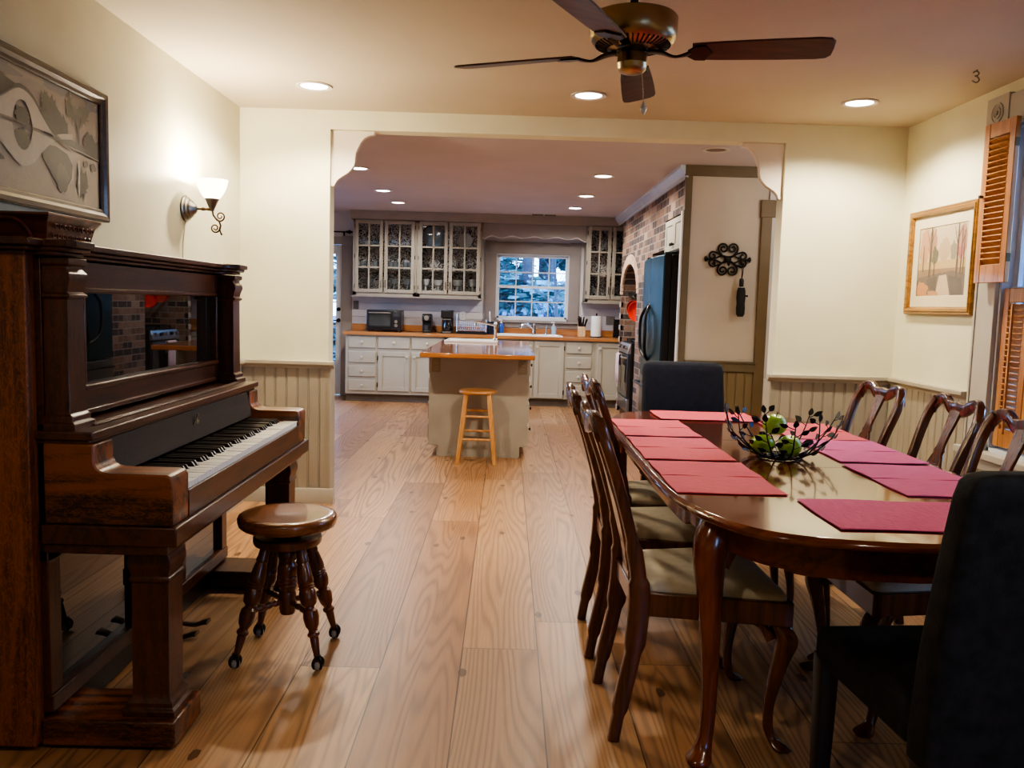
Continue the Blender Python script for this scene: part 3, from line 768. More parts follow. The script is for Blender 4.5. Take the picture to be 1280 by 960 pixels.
# ------------------------------------------------------------------ black upholstered chairs
VELV = pm('black_velvet', (.014,.015,.019), (.005,.0055,.008), 26, .75, bump=.3, bscale=220, spec=.3)
VELF = pm('navy_fabric', srgb(22,27,42), srgb(15,19,31), 30, .8, bump=.3, bscale=300, spec=.3)
DLEG = pm('black_leg', (.01,.008,.008), (.007,.006,.006), 5, .3)
def parsons(name, label, loc, rz, m, lean=.0):
    """local +y is the way the chair faces; origin under the seat's middle"""
    t = thing(name, label, 'chair', loc, rz, 'black upholstered chairs at the table ends')
    w = .235
    mb = MB(); mb.box(-w, w, -.22, .24, .37, .475); o = mb.build('seat', m, t, bevel=.028, seg=4, smooth=60)
    rings = []
    for z, y0, y1, ww in ((.36, -.285, -.20, .235), (.42, -.29, -.20, .237), (.6, -.308, -.215, .235), (.8, -.335, -.25, .232), (.945, -.36, -.285, .231), (.978, -.364, -.292, .225), (.993, -.362, -.30, .213), (1.0, -.354, -.312, .188)):
        sec = rrect(ww, (y1-y0)/2, .55, 4); cy = (y0+y1)/2
        rings.append([(a, cy+b, z) for a, b in sec])
    mb = MB(); mb.loft(rings); mb.build('backrest', m, t, bevel=0, smooth=70)
    for sx in (-1, 1):
        mb = MB(); mb.loft([[(sx*.205+a, -.235+dy+b, z) for a, b in rrect(h, h, .2, 2)] for z, h, dy in ((0, .016, -.05), (.2, .021, -.02), (.40, .025, 0))]); mb.build('rear_leg', DLEG, t)
        mb = MB(); mb.loft([[(sx*.208+a, .212+b, z) for a, b in rrect(h, h, .2, 2)] for z, h in ((0, .018), (.2, .023), (.40, .026))]); mb.build('front_leg', DLEG, t)
    return t
parsons('upholstered_chair', 'black upholstered high back chair at the near end of the table', (1.10, 1.96, 0), math.radians(5), VELV)
parsons('upholstered_chair', 'dark navy upholstered high back chair at the far end of the table', (1.02, 4.50, 0), PI, VELF)
# ------------------------------------------------------------------ things on the table
MATC = pm('rose_mat', srgb(208,84,96), srgb(192,70,84), 60, .85, bump=.6, bscale=60, stretch=(.4,6,1))
MATC_BLUE = pm('rose_mat_blue_lit', srgb(204,84,136), srgb(188,70,122), 60, .85, bump=.6, bscale=60, stretch=(.4,6,1))  # same rose mat with the window's blue light mixed into its colour
def placemat(label, x, y, rz, m, L_=.51, W_=.335):
    """local x = short side, local y = long side, folded once across the middle"""
    t = thing('placemat', label, 'placemat', (x, y, TH+.0012), rz, 'woven placemats on the dining table')
    for s, h in ((-1, .0), (1, .0012)):
        mb = MB(); nx = 8; top = []; ya, yb = (-L_/2, .004) if s < 0 else (0, L_/2)
        rg = random.Random(int(x*1000)+int(y*100)+s)
        vs = []; 
        for z in (h, h+.0028):
            for j in range(7):
                for i in range(nx+1):
                    yy = ya+(yb-ya)*j/6; xx = -W_/2+W_*i/nx
                    w = .0009*math.sin(i*1.1+j*.7+x*9) if z > h else 0
                    vs.append((xx+.002*math.sin(yy*23+y*5), yy+.0025*math.sin(xx*17+x*7), z+w+.0009))
        k = (nx+1); o = 7*k; fs = []
        for j in range(6):
            for i in range(nx):
                a = j*k+i; fs.append((a, a+k, a+k+1, a+1)); fs.append((o+a, o+a+1, o+a+k+1, o+a+k))
        bd = [i for i in range(nx+1)]+[j*k+nx for j in range(1, 7)]+[6*k+i for i in range(nx-1, -1, -1)]+[j*k for j in range(5, 0, -1)]
        for a, b in zip(bd, bd[1:]+bd[:1]): fs.append((a, b, o+b, o+a))
        mb.add(vs, fs); mb.build('mat_half', m, t, smooth=40)
    return t
placemat('red placemat at the far end of the table before the navy chair', 1.035, 4.32, PI/2, MATC)
placemat('red placemat farthest on the left long side of the table', .69, 3.845, 0, MATC)
placemat('red placemat in the middle of the left long side of the table', .69, 3.29, 0, MATC)
placemat('red placemat nearest on the left long side of the table', .69, 2.735, 0, MATC)
placemat('placemat farthest on the window side, half behind the leaf bowl', 1.425, 3.87, 0, MATC)
placemat('blue lit red placemat in the middle of the window side of the table', 1.425, 3.335, 0, MATC_BLUE)
placemat('blue lit red placemat nearest on the window side of the table', 1.405, 2.775, 0, MATC_BLUE)
placemat('blue lit red placemat at the near end of the table before the near black chair', 1.12, 2.265, PI/2+.0, MATC_BLUE)
# leaf wire bowl with green apples
BX, BY = 1.055, 3.17
bowl = thing('leaf_bowl', 'black wire fruit bowl of leafy branches in the middle of the table', 'bowl', (BX, BY, TH))
mb = MB()
for r, z in ((.085, .006), (.045, .005)):
    mb.tube([(r*math.cos(2*PI*i/28), r*math.sin(2*PI*i/28), z) for i in range(28)], .0035, 6, closed=True)
for i in range(6):
    a = PI*i/6; mb.tube([(.085*math.cos(a), .085*math.sin(a), .006), (-.085*math.cos(a), -.085*math.sin(a), .006)], .0022, 5)
mb.build('base_ring', IRON, bowl)
rb = random.Random(11)
def leaf(mb, p, d, nrm, ln=.036, wd=.011):
    d = d.normalized(); sd = d.cross(nrm).normalized(); u = sd.cross(d)
    pts = [(0,0),(.25,.75),(.5,1),(.78,.62),(1,0)]
    for sgn in (1,):
        top = []; 
        ring = [p+d*ln*a+sd*wd*b+u*.004*b for a, b in pts]+[p+d*ln*a-sd*wd*b+u*.004*b for a, b in reversed(pts[1:-1])]
        ring2 = [q-u*.0018 for q in ring]
        k = len(ring); mb.add([tuple(q) for q in ring+ring2], [tuple(range(k)), tuple(range(2*k-1, k-1, -1))]+[(i, (i+1) % k, k+(i+1) % k, k+i) for i in range(k)])
for i in range(11):
    a = 2*PI*i/11+.2; ca, sa = math.cos(a), math.sin(a); tw = rb.uniform(-.25, .25); hh = rb.uniform(.125, .165); rr = rb.uniform(.2, .225)
    prof = [(.075, .006, 0), (.115, .022, .2), (.155, .055, .5), (.19, .095, .8), (rr, hh, 1.)]
    P = catmull([(r*math.cos(a+tw*t), r*math.sin(a+tw*t), z) for r, z, t in prof], 5)
    mb = MB(); mb.tube(P, [.0042-.0022*j/(len(P)-1) for j in range(len(P))], 6)
    for j in range(4, len(P)-1, 3):
        p = Vector(P[j]); t = (Vector(P[j+1])-p).normalized(); out = Vector((p.x, p.y, -.08)).normalized(); sd = t.cross(out).normalized()
        s = 1 if (j//3) % 2 else -1
        q = p+(t*.6+sd*s).normalized()*rb.uniform(.018, .03); mb.tube([p, p.lerp(q, .5)+out*.002, q], .0017, 5)
        leaf(mb, q, (t*.55+sd*s*rb.uniform(.6, 1.1)), out, rb.uniform(.032, .042), rb.uniform(.009, .0125))
    leaf(mb, Vector(P[-1]), Vector(P[-1])-Vector(P[-3]), Vector((ca, sa, -.5)))
    mb.build('leaf_branch', IRON, bowl)
APL, nt_, b_, _o = _new('apple_skin')
v_ = mapping(nt_, (1,1,.4)); L(nt_, ramp(nt_, noise(nt_, v_, 22, 4), [(.25, srgb(108,150,36)), (.5, srgb(142,184,58)), (.75, srgb(176,206,98))]), b_.inputs['Base Color']); b_.inputs['Roughness'].default_value = .22
for lab, x, y, z, rx in (('green apple resting on top of the two others in the bowl', -.03, -.02, .125, .2), ('green apple at the left bottom of the leaf bowl', -.078, -.03, .049, -.3), ('green apple at the right bottom of the leaf bowl', .022, -.045, .049, .25)):
    t = thing('apple', lab, 'apple', (BX+x, BY+y, TH+z+.004))
    mb = MB(); pr = []
    for i in range(17):
        a = PI*i/16; r = .044*math.sin(a)*(1+.10*math.cos(a-.2)) ; zz = -.040*math.cos(a)
        if i > 12: zz -= .011*((i-12)/4)**1.5
        if i < 3: zz += .005*((3-i)/3)
        pr.append((r if 0 < i < 16 else 0, zz))
    mb.lathe(pr, 24, Rx(rx)); mb.build('apple_flesh', APL, t, smooth=80)
    mb = MB(); mb.tube([(0,0,.026),(.002,0,.036),(.006,.001,.047)], [.0018,.0016,.0022], 6, M=Rx(rx)); mb.build('stem', pm('stem_brown', (.08,.05,.02), None, 9, .7), t)

# ------------------------------------------------------------------ picture over the piano
def flat(mb, color, pts, M, depth):
    mb.color = color; mb.add([M @ Vector((x, y, depth)) for x, y in pts], [list(range(len(pts)))])
def frame_mb(mb, w, h, fw, prof, M):
    """mitred frame: prof = list of (inset from outer edge, depth)"""
    rings = []
    for ins, d in prof: rings.append([tuple(M @ Vector(p)) for p in ((ins, ins, d), (w-ins, ins, d), (w-ins, h-ins, d), (ins, h-ins, d))])
    mb.loft(rings, cap=False)
FRD = wood('dark_frame_wood', srgb(40,24,16), srgb(78,50,34), 'y', 6, .35, .2)
PY0, PW, PZ0, PH = 2.47, 1.06, 1.588, .512
Mp = Matrix(((0,0,1,XL+.004), (1,0,0,PY0), (0,1,0,PZ0), (0,0,0,1)))      # u along +y, v up, depth into the room
pic = thing('framed_picture', 'dark framed monochrome picture of an arched bridge over the piano', 'picture', (0,0,0))
mb = MB(); frame_mb(mb, PW, PH, .05, [(0,0),(0,.022),(.006,.028),(.022,.026),(.034,.018),(.045,.016),(.05,.012),(.05,.006)], Mp); mb.build('frame', FRD, pic, smooth=0)
ART = painted('painted_art')
mb = MB(); rp = random.Random(5)
flat(mb, srgb(160,146,130), [(.045,.045),(PW-.045,.045),(PW-.045,PH-.045),(.045,PH-.045)], Mp, .006)
def blob(cx, cy, rx, ry, n=22, j=.16, seed=0):
    r = random.Random(seed); return [(cx+rx*math.cos(2*PI*i/n)*(1+r.uniform(-j, j)), cy+ry*math.sin(2*PI*i/n)*(1+r.uniform(-j, j))) for i in range(n)]
def clip(pts, w=PW-.047, h=PH-.047, lo=.047): return [(min(max(x, lo), w), min(max(y, lo), h)) for x, y in pts]
k = .0062
SKY1, TREE1, TREE2, LITE, WATER = srgb(112,112,118), srgb(58,55,48), srgb(84,78,66), srgb(206,196,176), srgb(176,164,142)
lay = [(SKY1, blob(.90,.44,.10,.022,20,.25,2)), (srgb(128,126,126), blob(.70,.45,.09,.02,20,.25,4)), (srgb(126,122,118), blob(.30,.44,.16,.02,22,.3,6)), (srgb(150,140,128), blob(.55,.42,.10,.02,20,.3,8)),
       (WATER, [(.05,.05),(1.0,.05),(1.0,.25),(.05,.27)]),
       (TREE2, blob(.29,.385,.15,.045,34,.3,17)), (TREE1, blob(.22,.36,.12,.04,30,.3,18)),
       (TREE1, blob(.655,.345,.07,.065,36,.24,7)), (TREE1, blob(.72,.315,.05,.05,28,.25,10)), (TREE2, blob(.62,.39,.03,.03,22,.4,11)),
       (TREE2, blob(.80,.40,.045,.05,30,.4,9)), (TREE2, blob(.885,.41,.05,.05,32,.4,12)), (srgb(120,108,92), blob(.85,.44,.05,.03,26,.45,19)),
       (TREE1, [(.843,.26),(.856,.26),(.856,.36),(.85,.42),(.846,.36)]), (TREE1, [(.85,.34),(.90,.42),(.905,.42),(.855,.33)]), (TREE1, [(.85,.34),(.80,.41),(.795,.41),(.846,.33)]),
       (TREE1, blob(.935,.295,.045,.04,28,.25,3)), (TREE1, blob(.99,.28,.03,.03,22,.25,20)),
       (TREE1, [(.60,.275),(.75,.262),(1.01,.232),(1.01,.262),(.75,.288),(.62,.295)]),
       (srgb(96,88,76), blob(.20,.14,.13,.06,34,.3,23)),
       (TREE1, [(.60,.235),(.68,.24),(.76,.225),(.80,.19),(.79,.14),(.75,.095),(.71,.075),(.68,.11),(.63,.15),(.58,.20)]), (TREE2, blob(.73,.13,.045,.05,30,.3,13)), (TREE2, blob(.87,.13,.035,.055,30,.35,15)),
       (srgb(196,184,160), [(.838,.215),(.852,.215),(.850,.08),(.84,.08)]), (srgb(110,102,90), blob(.96,.205,.02,.016,16,.3,24)), (srgb(110,102,90), blob(.90,.21,.015,.014,16,.3,25))]
for i, (c, p) in enumerate(lay): flat(mb, c, clip(p), Mp, .0063+i*.00014)
up = [(x, y) for x, y, _ in catmull([(.16,.285,0),(.25,.30,0),(.35,.345,0),(.42,.385,0),(.468,.396,0),(.53,.378,0),(.59,.33,0),(.65,.288,0),(.71,.264,0),(.80,.248,0)], 5)]
def arch_at(x, hw=.056, hh=.078, base=.282):
    q = 1-((x-.468)/hw)**2
    return base-.004+(hh*math.sqrt(q) if q > 0 else 0)
for a, b in zip(up, up[1:]):
    flat(mb, LITE, [(a[0], min(arch_at(a[0]), a[1]-.008)), (b[0], min(arch_at(b[0]), b[1]-.008)), b, a], Mp, .0105)
    for q in range(2):
        xx = a[0]+(b[0]-a[0])*q/2; yy = a[1]+(b[1]-a[1])*q/2
        flat(mb, TREE1, [(xx, yy-.004), (xx+.005, yy-.004), (xx+.005, yy+.011), (xx, yy+.011)], Mp, .0108)
    f = lambda y: .545-y
    lo_ = lambda x: .545-arch_at(x)
    flat(mb, srgb(196,186,164), [(a[0], max(lo_(a[0]), f(a[1])+.008)), (b[0], max(lo_(b[0]), f(b[1])+.008)), (b[0], f(b[1])-.012), (a[0], f(a[1])-.012)], Mp, .0105)
flat(mb, TREE1, clip(blob(.468,.305,.046,.032,26,.2,21)), Mp, .0103); flat(mb, TREE1, clip(blob(.466,.225,.045,.035,28,.25,22)), Mp, .0103)
flat(mb, srgb(150,138,116), [(.05,.272),(.40,.278),(1.0,.236),(1.0,.241),(.40,.284),(.05,.279)], Mp, .0111)
mb.color = None
mb.build('picture_art', ART, pic, smooth=0, normals=False)

# ------------------------------------------------------------------ carved box on the piano
BOXW = wood('carved_box_wood', srgb(60,24,10), srgb(134,66,30), 'x', 5, .35, .3)
bx_ = thing('carved_box', 'carved reddish wooden tray box with a loop handle on top of the piano', 'box', (-1.515, 2.74, 1.4405))
mb = MB()
def rc(hx, hy, z): return [(-hx,-hy,z),(hx,-hy,z),(hx,hy,z),(-hx,hy,z)]
mb.loft([rc(.10,.13,0), rc(.115,.15,.07), rc(.128,.165,.09), rc(.128,.165,.097), rc(.12,.157,.097), rc(.095,.12,.01)]); mb.build('box_body', BOXW, bx_, bevel=.002, smooth=0)
for s in (-1, 1):
    P = catmull([(-.06,s*.141,.02),(-.055,s*.158,.05),(-.025,s*.17,.075),(.025,s*.17,.075),(.055,s*.158,.05),(.06,s*.141,.02)], 5)
    mb = MB(); mb.tube(P, .006, 8); mb.sphere(.009, T(-.06,s*.14,.02), 8); mb.sphere(.009, T(.06,s*.14,.02), 8); mb.build('loop_handle', BOXW, bx_)
mb = MB(); rr_ = random.Random(2)
for i in range(9):
    y = -.11+.22*i/8
    for q in range(2):
        cz = .028+.03*q; P = [(.105+.23*cz+.002, y+.010*math.cos(t)*(1-t/9), cz+.010*math.sin(t)*(1-t/9)) for t in [j*.6 for j in range(10)]]
        mb.tube(P, .0025, 5)
mb.build('carved_scrolls', BOXW, bx_)

# ------------------------------------------------------------------ wall sconce
BRONZE = pm('aged_bronze', (.13,.085,.045), (.06,.04,.022), 25, .35, 1.)
PEWT = pm('pewter', (.28,.27,.26), (.2,.19,.18), 15, .35, 1.)
sc = thing('wall_sconce', 'bronze wall sconce with a lit white glass bowl shade', 'lamp', (XL, 4.42, 1.745))
mb = MB(); mb.lathe([(0,.001),(.066,.001),(.068,.008),(.060,.014),(.058,.022),(.048,.028),(.044,.038),(.030,.046),(.024,.056),(.012,.064),(0,.066)], 28, Ry(PI/2)); mb.build('backplate', PEWT, sc)
mb = MB(); mb.tube([(.06,0,0),(.08,0,0),(.095,0,0),(.11,0,0),(.125,0,0),(.14,0,0)], [.006,.006,.010,.006,.009,.007], 10); mb.build('arm', BRONZE, sc)
mb = MB(); mb.lathe([(0,-.01),(.010,-.01),(.012,.0),(.018,.012),(.026,.03),(.032,.045),(.038,.052),(.036,.054),(0,.05)], 24, T(.14,0,.0)); mb.build('shade_holder', PEWT, sc)
SHADE, nt_, b_, _o = _new('lit_glass_shade')
b_.inputs['Base Color'].default_value = (.95,.9,.8,1); b_.inputs['Emission Strength'].default_value = 6.0; b_.inputs['Roughness'].default_value = .25
L(nt_, ramp(nt_, noise(nt_, mapping(nt_), 4), [(.2, (1,.86,.62)), (.8, (1,.9,.7))]), b_.inputs['Emission Color'])
mb = MB(); mb.lathe([(.032,.05),(.045,.064),(.058,.085),(.070,.112),(.076,.136),(.079,.150),(.075,.150),(.071,.134),(.054,.090),(.028,.056)], 36, T(.14,0,.0)); mb.build('glass_shade', SHADE, sc, smooth=60)
mb = MB()
def spiral(cx, cz, r0, r1, a0, a1, n=22): return [(cx+(r0+(r1-r0)*i/n)*math.cos(a0+(a1-a0)*i/n), 0, cz+(r0+(r1-r0)*i/n)*math.sin(a0+(a1-a0)*i/n)) for i in range(n+1)]
P = [(.142,0,-.008),(.146,0,-.03),(.158,0,-.045)]+spiral(.182,-.035,.026,.006,PI*1.25,PI*4.2)
mb.tube(P, [.005]*3+[.0045-.0015*i/22 for i in range(23)], 7)
P = [(.158,0,-.045),(.176,0,-.06),(.184,0,-.082),(.178,0,-.105)]+spiral(.156,-.095,.024,.006,-PI*.15,-PI*3.0)
mb.tube(P, [.005]*4+[.0045-.0015*i/22 for i in range(23)], 7); mb.tube([(.178,0,-.1),(.184,0,-.118),(.19,0,-.13)], [.004,.004,.005], 6); mb.build('scroll', BRONZE, sc)
mb = MB(); mb.tube(catmull([(.006,-.01,-.06),(.008,-.03,-.12),(.006,-.045,-.2),(.006,-.05,-.36),(.006,-.05,-.6)], 5), .0035, 6); mb.build('cord', pm('pale_cord', srgb(196,186,164), None, 9, .6), sc)

# ------------------------------------------------------------------ print on the right wall
GILT = wood('gilt_frame', srgb(106,70,24), srgb(176,128,60), 'y', 8, .35, .3)
Mr = Matrix(((0,0,-1,XR-.004), (-1,0,0,5.165), (0,1,0,1.312), (0,0,0,1)))
pr_ = thing('framed_print', 'gilt framed autumn woodland print with a cream mat on the right wall', 'picture', (0,0,0))
w_, h_ = .745, .608
mb = MB(); frame_mb(mb, w_, h_, .05, [(0,0),(0,.02),(.006,.026),(.014,.024),(.02,.03),(.034,.026),(.04,.016),(.044,.014),(.044,.006)], Mr); mb.build('frame', GILT, pr_, smooth=0)
MATB = pm('mat_board', srgb(226,214,184), srgb(220,208,178), 9, .7)
mb = MB(); frame_mb(mb, w_, h_, .1, [(.04,.0075),(.106,.0075),(.108,.0055)], Mr); mb.build('mat_board', MATB, pr_, smooth=0)
mb = MB(); x0, x1, y0, y1 = .108, w_-.108, .105, h_-.105
cl = lambda pts: [(min(max(x, x0+.004), x1-.004), min(max(y, y0+.004), y1-.004)) for x, y in pts]
flat(mb, srgb(70,66,70), [(x0,y0),(x1,y0),(x1,y1),(x0,y1)], Mr, .0035)
flat(mb, srgb(214,196,168), cl([(0,.25),(1,.25),(1,1),(0,1)]), Mr, .0038)
lay = [(srgb(206,156,120), blob(.18,.40,.06,.12,24,.25,31)), (srgb(186,140,112), blob(.27,.38,.05,.11,24,.25,32)), (srgb(196,168,136), blob(.40,.36,.06,.07,24,.25,33)), (srgb(150,140,122), blob(.50,.35,.03,.06,24,.25,34)), (srgb(200,148,130), blob(.58,.41,.05,.08,24,.3,35)),
       (srgb(206,176,120), [(0,.24),(1,.25),(1,.31),(0,.30)]), (srgb(150,122,92), [(0,.20),(.6,.23),(1,.21),(1,.26),(0,.26)]), (srgb(110,98,92), [(.12,.215),(.5,.245),(.64,.22),(.64,.1),(.12,.1)]), (srgb(214,190,160), [(.36,.22),(.44,.225),(.49,.1),(.33,.1)]), (srgb(88,80,80), [(.22,.2),(.34,.22),(.33,.13),(.25,.15)]), (srgb(84,78,80), [(.46,.22),(.60,.2),(.62,.11),(.50,.11)]), (srgb(204,140,84), blob(.17,.135,.07,.05,22,.25,36)), (srgb(198,144,96), blob(.30,.115,.06,.022,22,.25,37)), (srgb(92,96,80), blob(.30,.335,.035,.05,20,.25,38)), (srgb(196,112,108), blob(.575,.345,.035,.035,20,.3,39))]
for i, (c, p) in enumerate(lay): flat(mb, c, cl(p), Mr, .004+i*.00012)
for tx, ty0, ty1, tw in ((.25,.21,.50,.011),(.30,.22,.38,.005),(.545,.20,.50,.009),(.585,.22,.48,.006),(.17,.25,.40,.005),(.61,.22,.46,.004)):
    flat(mb, srgb(86,72,64), cl([(tx-tw,ty0),(tx+tw,ty0),(tx+tw*.6,ty1),(tx-tw*.6,ty1)]), Mr, .0062)
for ax, ay, bx2, by2 in ((.25,.40,.30,.49),(.25,.38,.20,.48),(.545,.38,.50,.49),(.545,.42,.60,.495),(.25,.44,.27,.50),(.585,.38,.625,.47)):
    flat(mb, srgb(92,78,70), cl([(ax-.004,ay),(ax+.004,ay),(bx2+.002,by2),(bx2-.002,by2)]), Mr, .0064)
mb.color = None
mb.build('print_art', ART, pr_, smooth=0, normals=False)

# ------------------------------------------------------------------ ceiling fan
BR1 = pm('antique_brass', (.46,.35,.2), (.34,.25,.13), 5, .3, 1., stretch=(1,1,.2))
BR2 = pm('antique_brass_dark', (.05,.035,.02), (.03,.02,.012), 8, .35, 1.)
BLADE = wood('blade_wood', srgb(52,32,26), srgb(96,64,52), 'x', 5, .4, .1)
FX, FY = .413, 3.04
fan = thing('ceiling_fan', 'antique brass ceiling fan with four dark wooden blades', 'ceiling fan', (FX, FY, C-.001))
mb = MB(); mb.lathe([(0,-.0),(.07,-.0),(.068,-.02),(.05,-.045),(.02,-.055),(0,-.055)], 28); mb.build('canopy', BR1, fan)
mb = MB(); mb.cyl(.014, -.16, -.05, 16); mb.lathe([(.014,-.10),(.024,-.105),(.028,-.13),(.03,-.145),(.02,-.15)], 20); mb.build('down_rod', BR2, fan)
mb = MB(); mb.lathe([(0,-.135),(.06,-.137),(.12,-.142),(.148,-.150),(.154,-.158),(.154,-.205),(.150,-.222),(.142,-.236),(.125,-.247),(.10,-.256),(.07,-.262),(0,-.262)], 48); mb.build('motor_housing', BR1, fan, smooth=40)
mb = MB()
for i in range(44):
    a = 2*PI*i/44; mb.box(.088, .132, -.0028, .0028, -.004, .003, Rz(a) @ T(0,0,-.2505) @ T(.11,0,0) @ Ry(-.32) @ T(-.11,0,0))
mb.build('vent_slots', pm('vent_black', (.008,.006,.005), None, 5, .6), fan)
mb = MB(); mb.lathe([(0,-.258),(.058,-.258),(.056,-.275),(0,-.275)], 28); mb.build('flywheel', BR2, fan)
mb = MB(); mb.lathe([(0,-.272),(.05,-.272),(.052,-.276),(.052,-.305),(.0535,-.308),(.052,-.311),(.051,-.325),(.044,-.335),(.03,-.341),(0,-.342)], 32); mb.build('switch_cup', BR1, fan, smooth=40)
for ang_ in (-11, 79, 158, 243):
    a = math.radians(ang_)
    mb = MB(); P = catmull([(.05,0,-.266),(.10,0,-.272),(.14,0,-.286),(.17,0,-.284),(.20,0,-.276)], 4)
    mb.sweep(P, [rrect(.012+.006*math.sin(i*.5), .004, .4, 2) for i in range(len(P))], M=Rz(a)); 
    mb.prism([(.19,-.02),(.215,-.045),(.25,-.048),(.262,-.02),(.275,0),(.262,.02),(.25,.048),(.215,.045),(.19,.02)], -.004, .0015, M=Rz(a) @ T(0,0,-.276) @ Rx(math.radians(-12)))
    o = mb.build('blade_iron', BR2, fan, bevel=.001)
    ol = [(.205,-.052),(.30,-.060),(.50,-.068),(.62,-.070),(.655,-.064),(.67,-.045),(.672,0),(.67,.045),(.655,.064),(.62,.070),(.50,.068),(.30,.060),(.205,.052)]
    mb = MB(); mb.prism(ol, 0, .0065, M=Rz(a) @ T(0,0,-.2735) @ Rx(math.radians(-12)))
    mb.build('blade', BLADE, fan, bevel=.002)
CRY = pm('crystal', (.8,.8,.78), (.65,.64,.62), 60, .05, 0, spec=1.)
mb = MB(); P = catmull([(.03,-.02,-.335),(.036,-.03,-.38),(.04,-.035,-.44)], 4)
for p in catmull([(.03,-.02,-.335),(.036,-.03,-.38),(.04,-.035,-.445)], 10): mb.sphere(.0022, T(*p), 6)
mb.build('pull_chain', BR1, fan)
mb = MB(); mb.lathe([(0,-.032),(.006,-.026),(.0125,-.012),(.0125,-.008),(.007,.004),(.003,.012),(0,.014)], 8, T(.041,-.036,-.458)); mb.build('crystal_pendant', CRY, fan, smooth=0)

# ------------------------------------------------------------------ recessed lights
TRIMR = pm('light_trim', srgb(214,206,196), srgb(206,198,188), 4, .35)
LENS = glow('lit_lens', (1,.93,.82), 14.0); LENSK = glow('lit_lens_kitchen', (1,.95,.88), 12.0)
OFFL = pm('unlit_lens', srgb(120,92,76), srgb(104,78,64), 5, .4)
def can(label, x, y, lens, group, watts, col, ang=150):
    t = thing('recessed_light', label, 'light', (x, y, C), 0, group)
    mb = MB(); mb.lathe([(.072,-.001),(.098,-.001),(.1,-.004),(.096,-.008),(.08,-.008),(.072,-.003)], 36); mb.build('trim_ring', TRIMR, t)
    mb = MB(); mb.lathe([(0,-.004),(.03,-.0045),(.076,-.003)] if lens is OFFL else [(0,-.012),(.022,-.011),(.03,-.006),(.05,-.004),(.076,-.003)], 32); mb.build('lens', lens, t, smooth=60)
    if watts:
        ld = bpy.data.lights.new('ceiling_spot', 'SPOT'); ld.energy = watts; ld.color = col; ld.spot_size = math.radians(ang if lens is LENS else 168); ld.spot_blend = .45; ld.shadow_soft_size = .055
        lo = bpy.data.objects.new('ceiling_spot', ld); COL.objects.link(lo); lo.location = (x, y, C-.02)
WARM = (1., .87, .67); KWARM = (1., .93, .83)
GD = 'recessed lights over the dining room'; GK = 'recessed lights in the kitchen ceiling'
can('lit recessed ceiling light nearest the sconce wall', -1.09, 4.74, LENS, GD, P_DIN, WARM)
can('lit recessed ceiling light just beyond the ceiling fan', .415, 4.76, LENS, GD, P_DIN, WARM)
can('lit recessed ceiling light nearest the framed print and shutters', 1.905, 4.74, LENS, GD, P_DIN, WARM)
for rx, ry in ((-.6, .5), (1.3, .5)):      # unseen fill spots added behind the viewer to brighten the foreground
    ld = bpy.data.lights.new('ceiling_spot', 'SPOT'); ld.energy = P_REAR_FILL; ld.color = WARM; ld.spot_size = math.radians(150); ld.spot_blend = .45; ld.shadow_soft_size = .055
    lo = bpy.data.objects.new('ceiling_spot', ld); COL.objects.link(lo); lo.location = (rx, ry, C-.02)
can('lit kitchen ceiling light at left, nearest the opening', -1.345, 7.58, LENSK, GK, P_KIT, KWARM)
can('lit kitchen ceiling light at left, middle of its row', -1.345, 9.04, LENSK, GK, P_KIT, KWARM)
can('lit kitchen ceiling light at left, farthest and nearest the cabinets', -1.32, 10.08, LENSK, GK, P_KIT, KWARM)
can('lit kitchen ceiling light at right, nearest the opening', .82, 7.61, LENSK, GK, P_KIT, KWARM)
can('lit kitchen ceiling light at right, the brightest in the middle', .80, 9.0, LENSK, GK, P_KIT, KWARM)
can('lit kitchen ceiling light at right, nearest the window', .77, 10.11, LENSK, GK, P_KIT, KWARM)
can('unlit brown recessed ceiling fixture near the right bracket', 1.48, 6.22, OFFL, GK, 0, KWARM)
# sconce bulb
ld = bpy.data.lights.new('sconce_bulb', 'POINT'); ld.energy = P_SCO; ld.color = (1,.84,.6); ld.shadow_soft_size = .03
lo = bpy.data.objects.new('sconce_bulb', ld); COL.objects.link(lo); lo.location = (XL+.12, 4.42, 1.745+.14)
# hook on the ceiling
mb = MB(); hk = pm('old_hook', srgb(120,112,106), srgb(100,94,90), 9, .5, .5)
mb.tube([(.004,0,.002),(.004,0,-.006)], .004, 6); mb.tube(catmull([(-.014,0,-.012),(.0,0,-.004),(.014,0,-.012),(.006,0,-.024),(-.004,0,-.026),(.008,0,-.030),(.017,0,-.044),(.004,0,-.056),(-.016,0,-.048)], 5), .0032, 6)
o = mb.build('ceiling_hook', hk, loc=(2.17, 4.06, C-.003)); tag(o, 'small curled hook shaped like a three on the ceiling by the window', 'hook')
# ------------------------------------------------------------------ kitchen shell
KXL, KXR = -3.3, 3.1
K1X0, K1X1, K1Z0, K1Z1 = -.165, .825, 1.095, 1.985
DX0, DX1, DZ1 = -3.12, -2.235, 2.04
mb = MB()
mb.box(KXL, DX0, KB, KB+.14, 0, C); mb.box(DX0, DX1, KB, KB+.14, DZ1, C); mb.box(DX1, K1X0, KB, KB+.14, 0, C)
mb.box(K1X0, K1X1, KB, KB+.14, 0, K1Z0); mb.box(K1X0, K1X1, KB, KB+.14, K1Z1, C); mb.box(K1X1, 2.2, KB, KB+.14, 0, C)
struct('wall_kitchen_back', mb, KWALL, smooth=0)
mb = MB(); mb.box(KXL-.12, KXL, 5.32, 8.9, 0, C); mb.box(KXL-.12, KXL, 10.4, KB+.14, 0, C); mb.box(KXL-.12, KXL, 8.9, 10.4, 0, .6); mb.box(KXL-.12, KXL, 8.9, 10.4, 2.15, C)
struct('wall_kitchen_left', mb, KWALL, smooth=0)
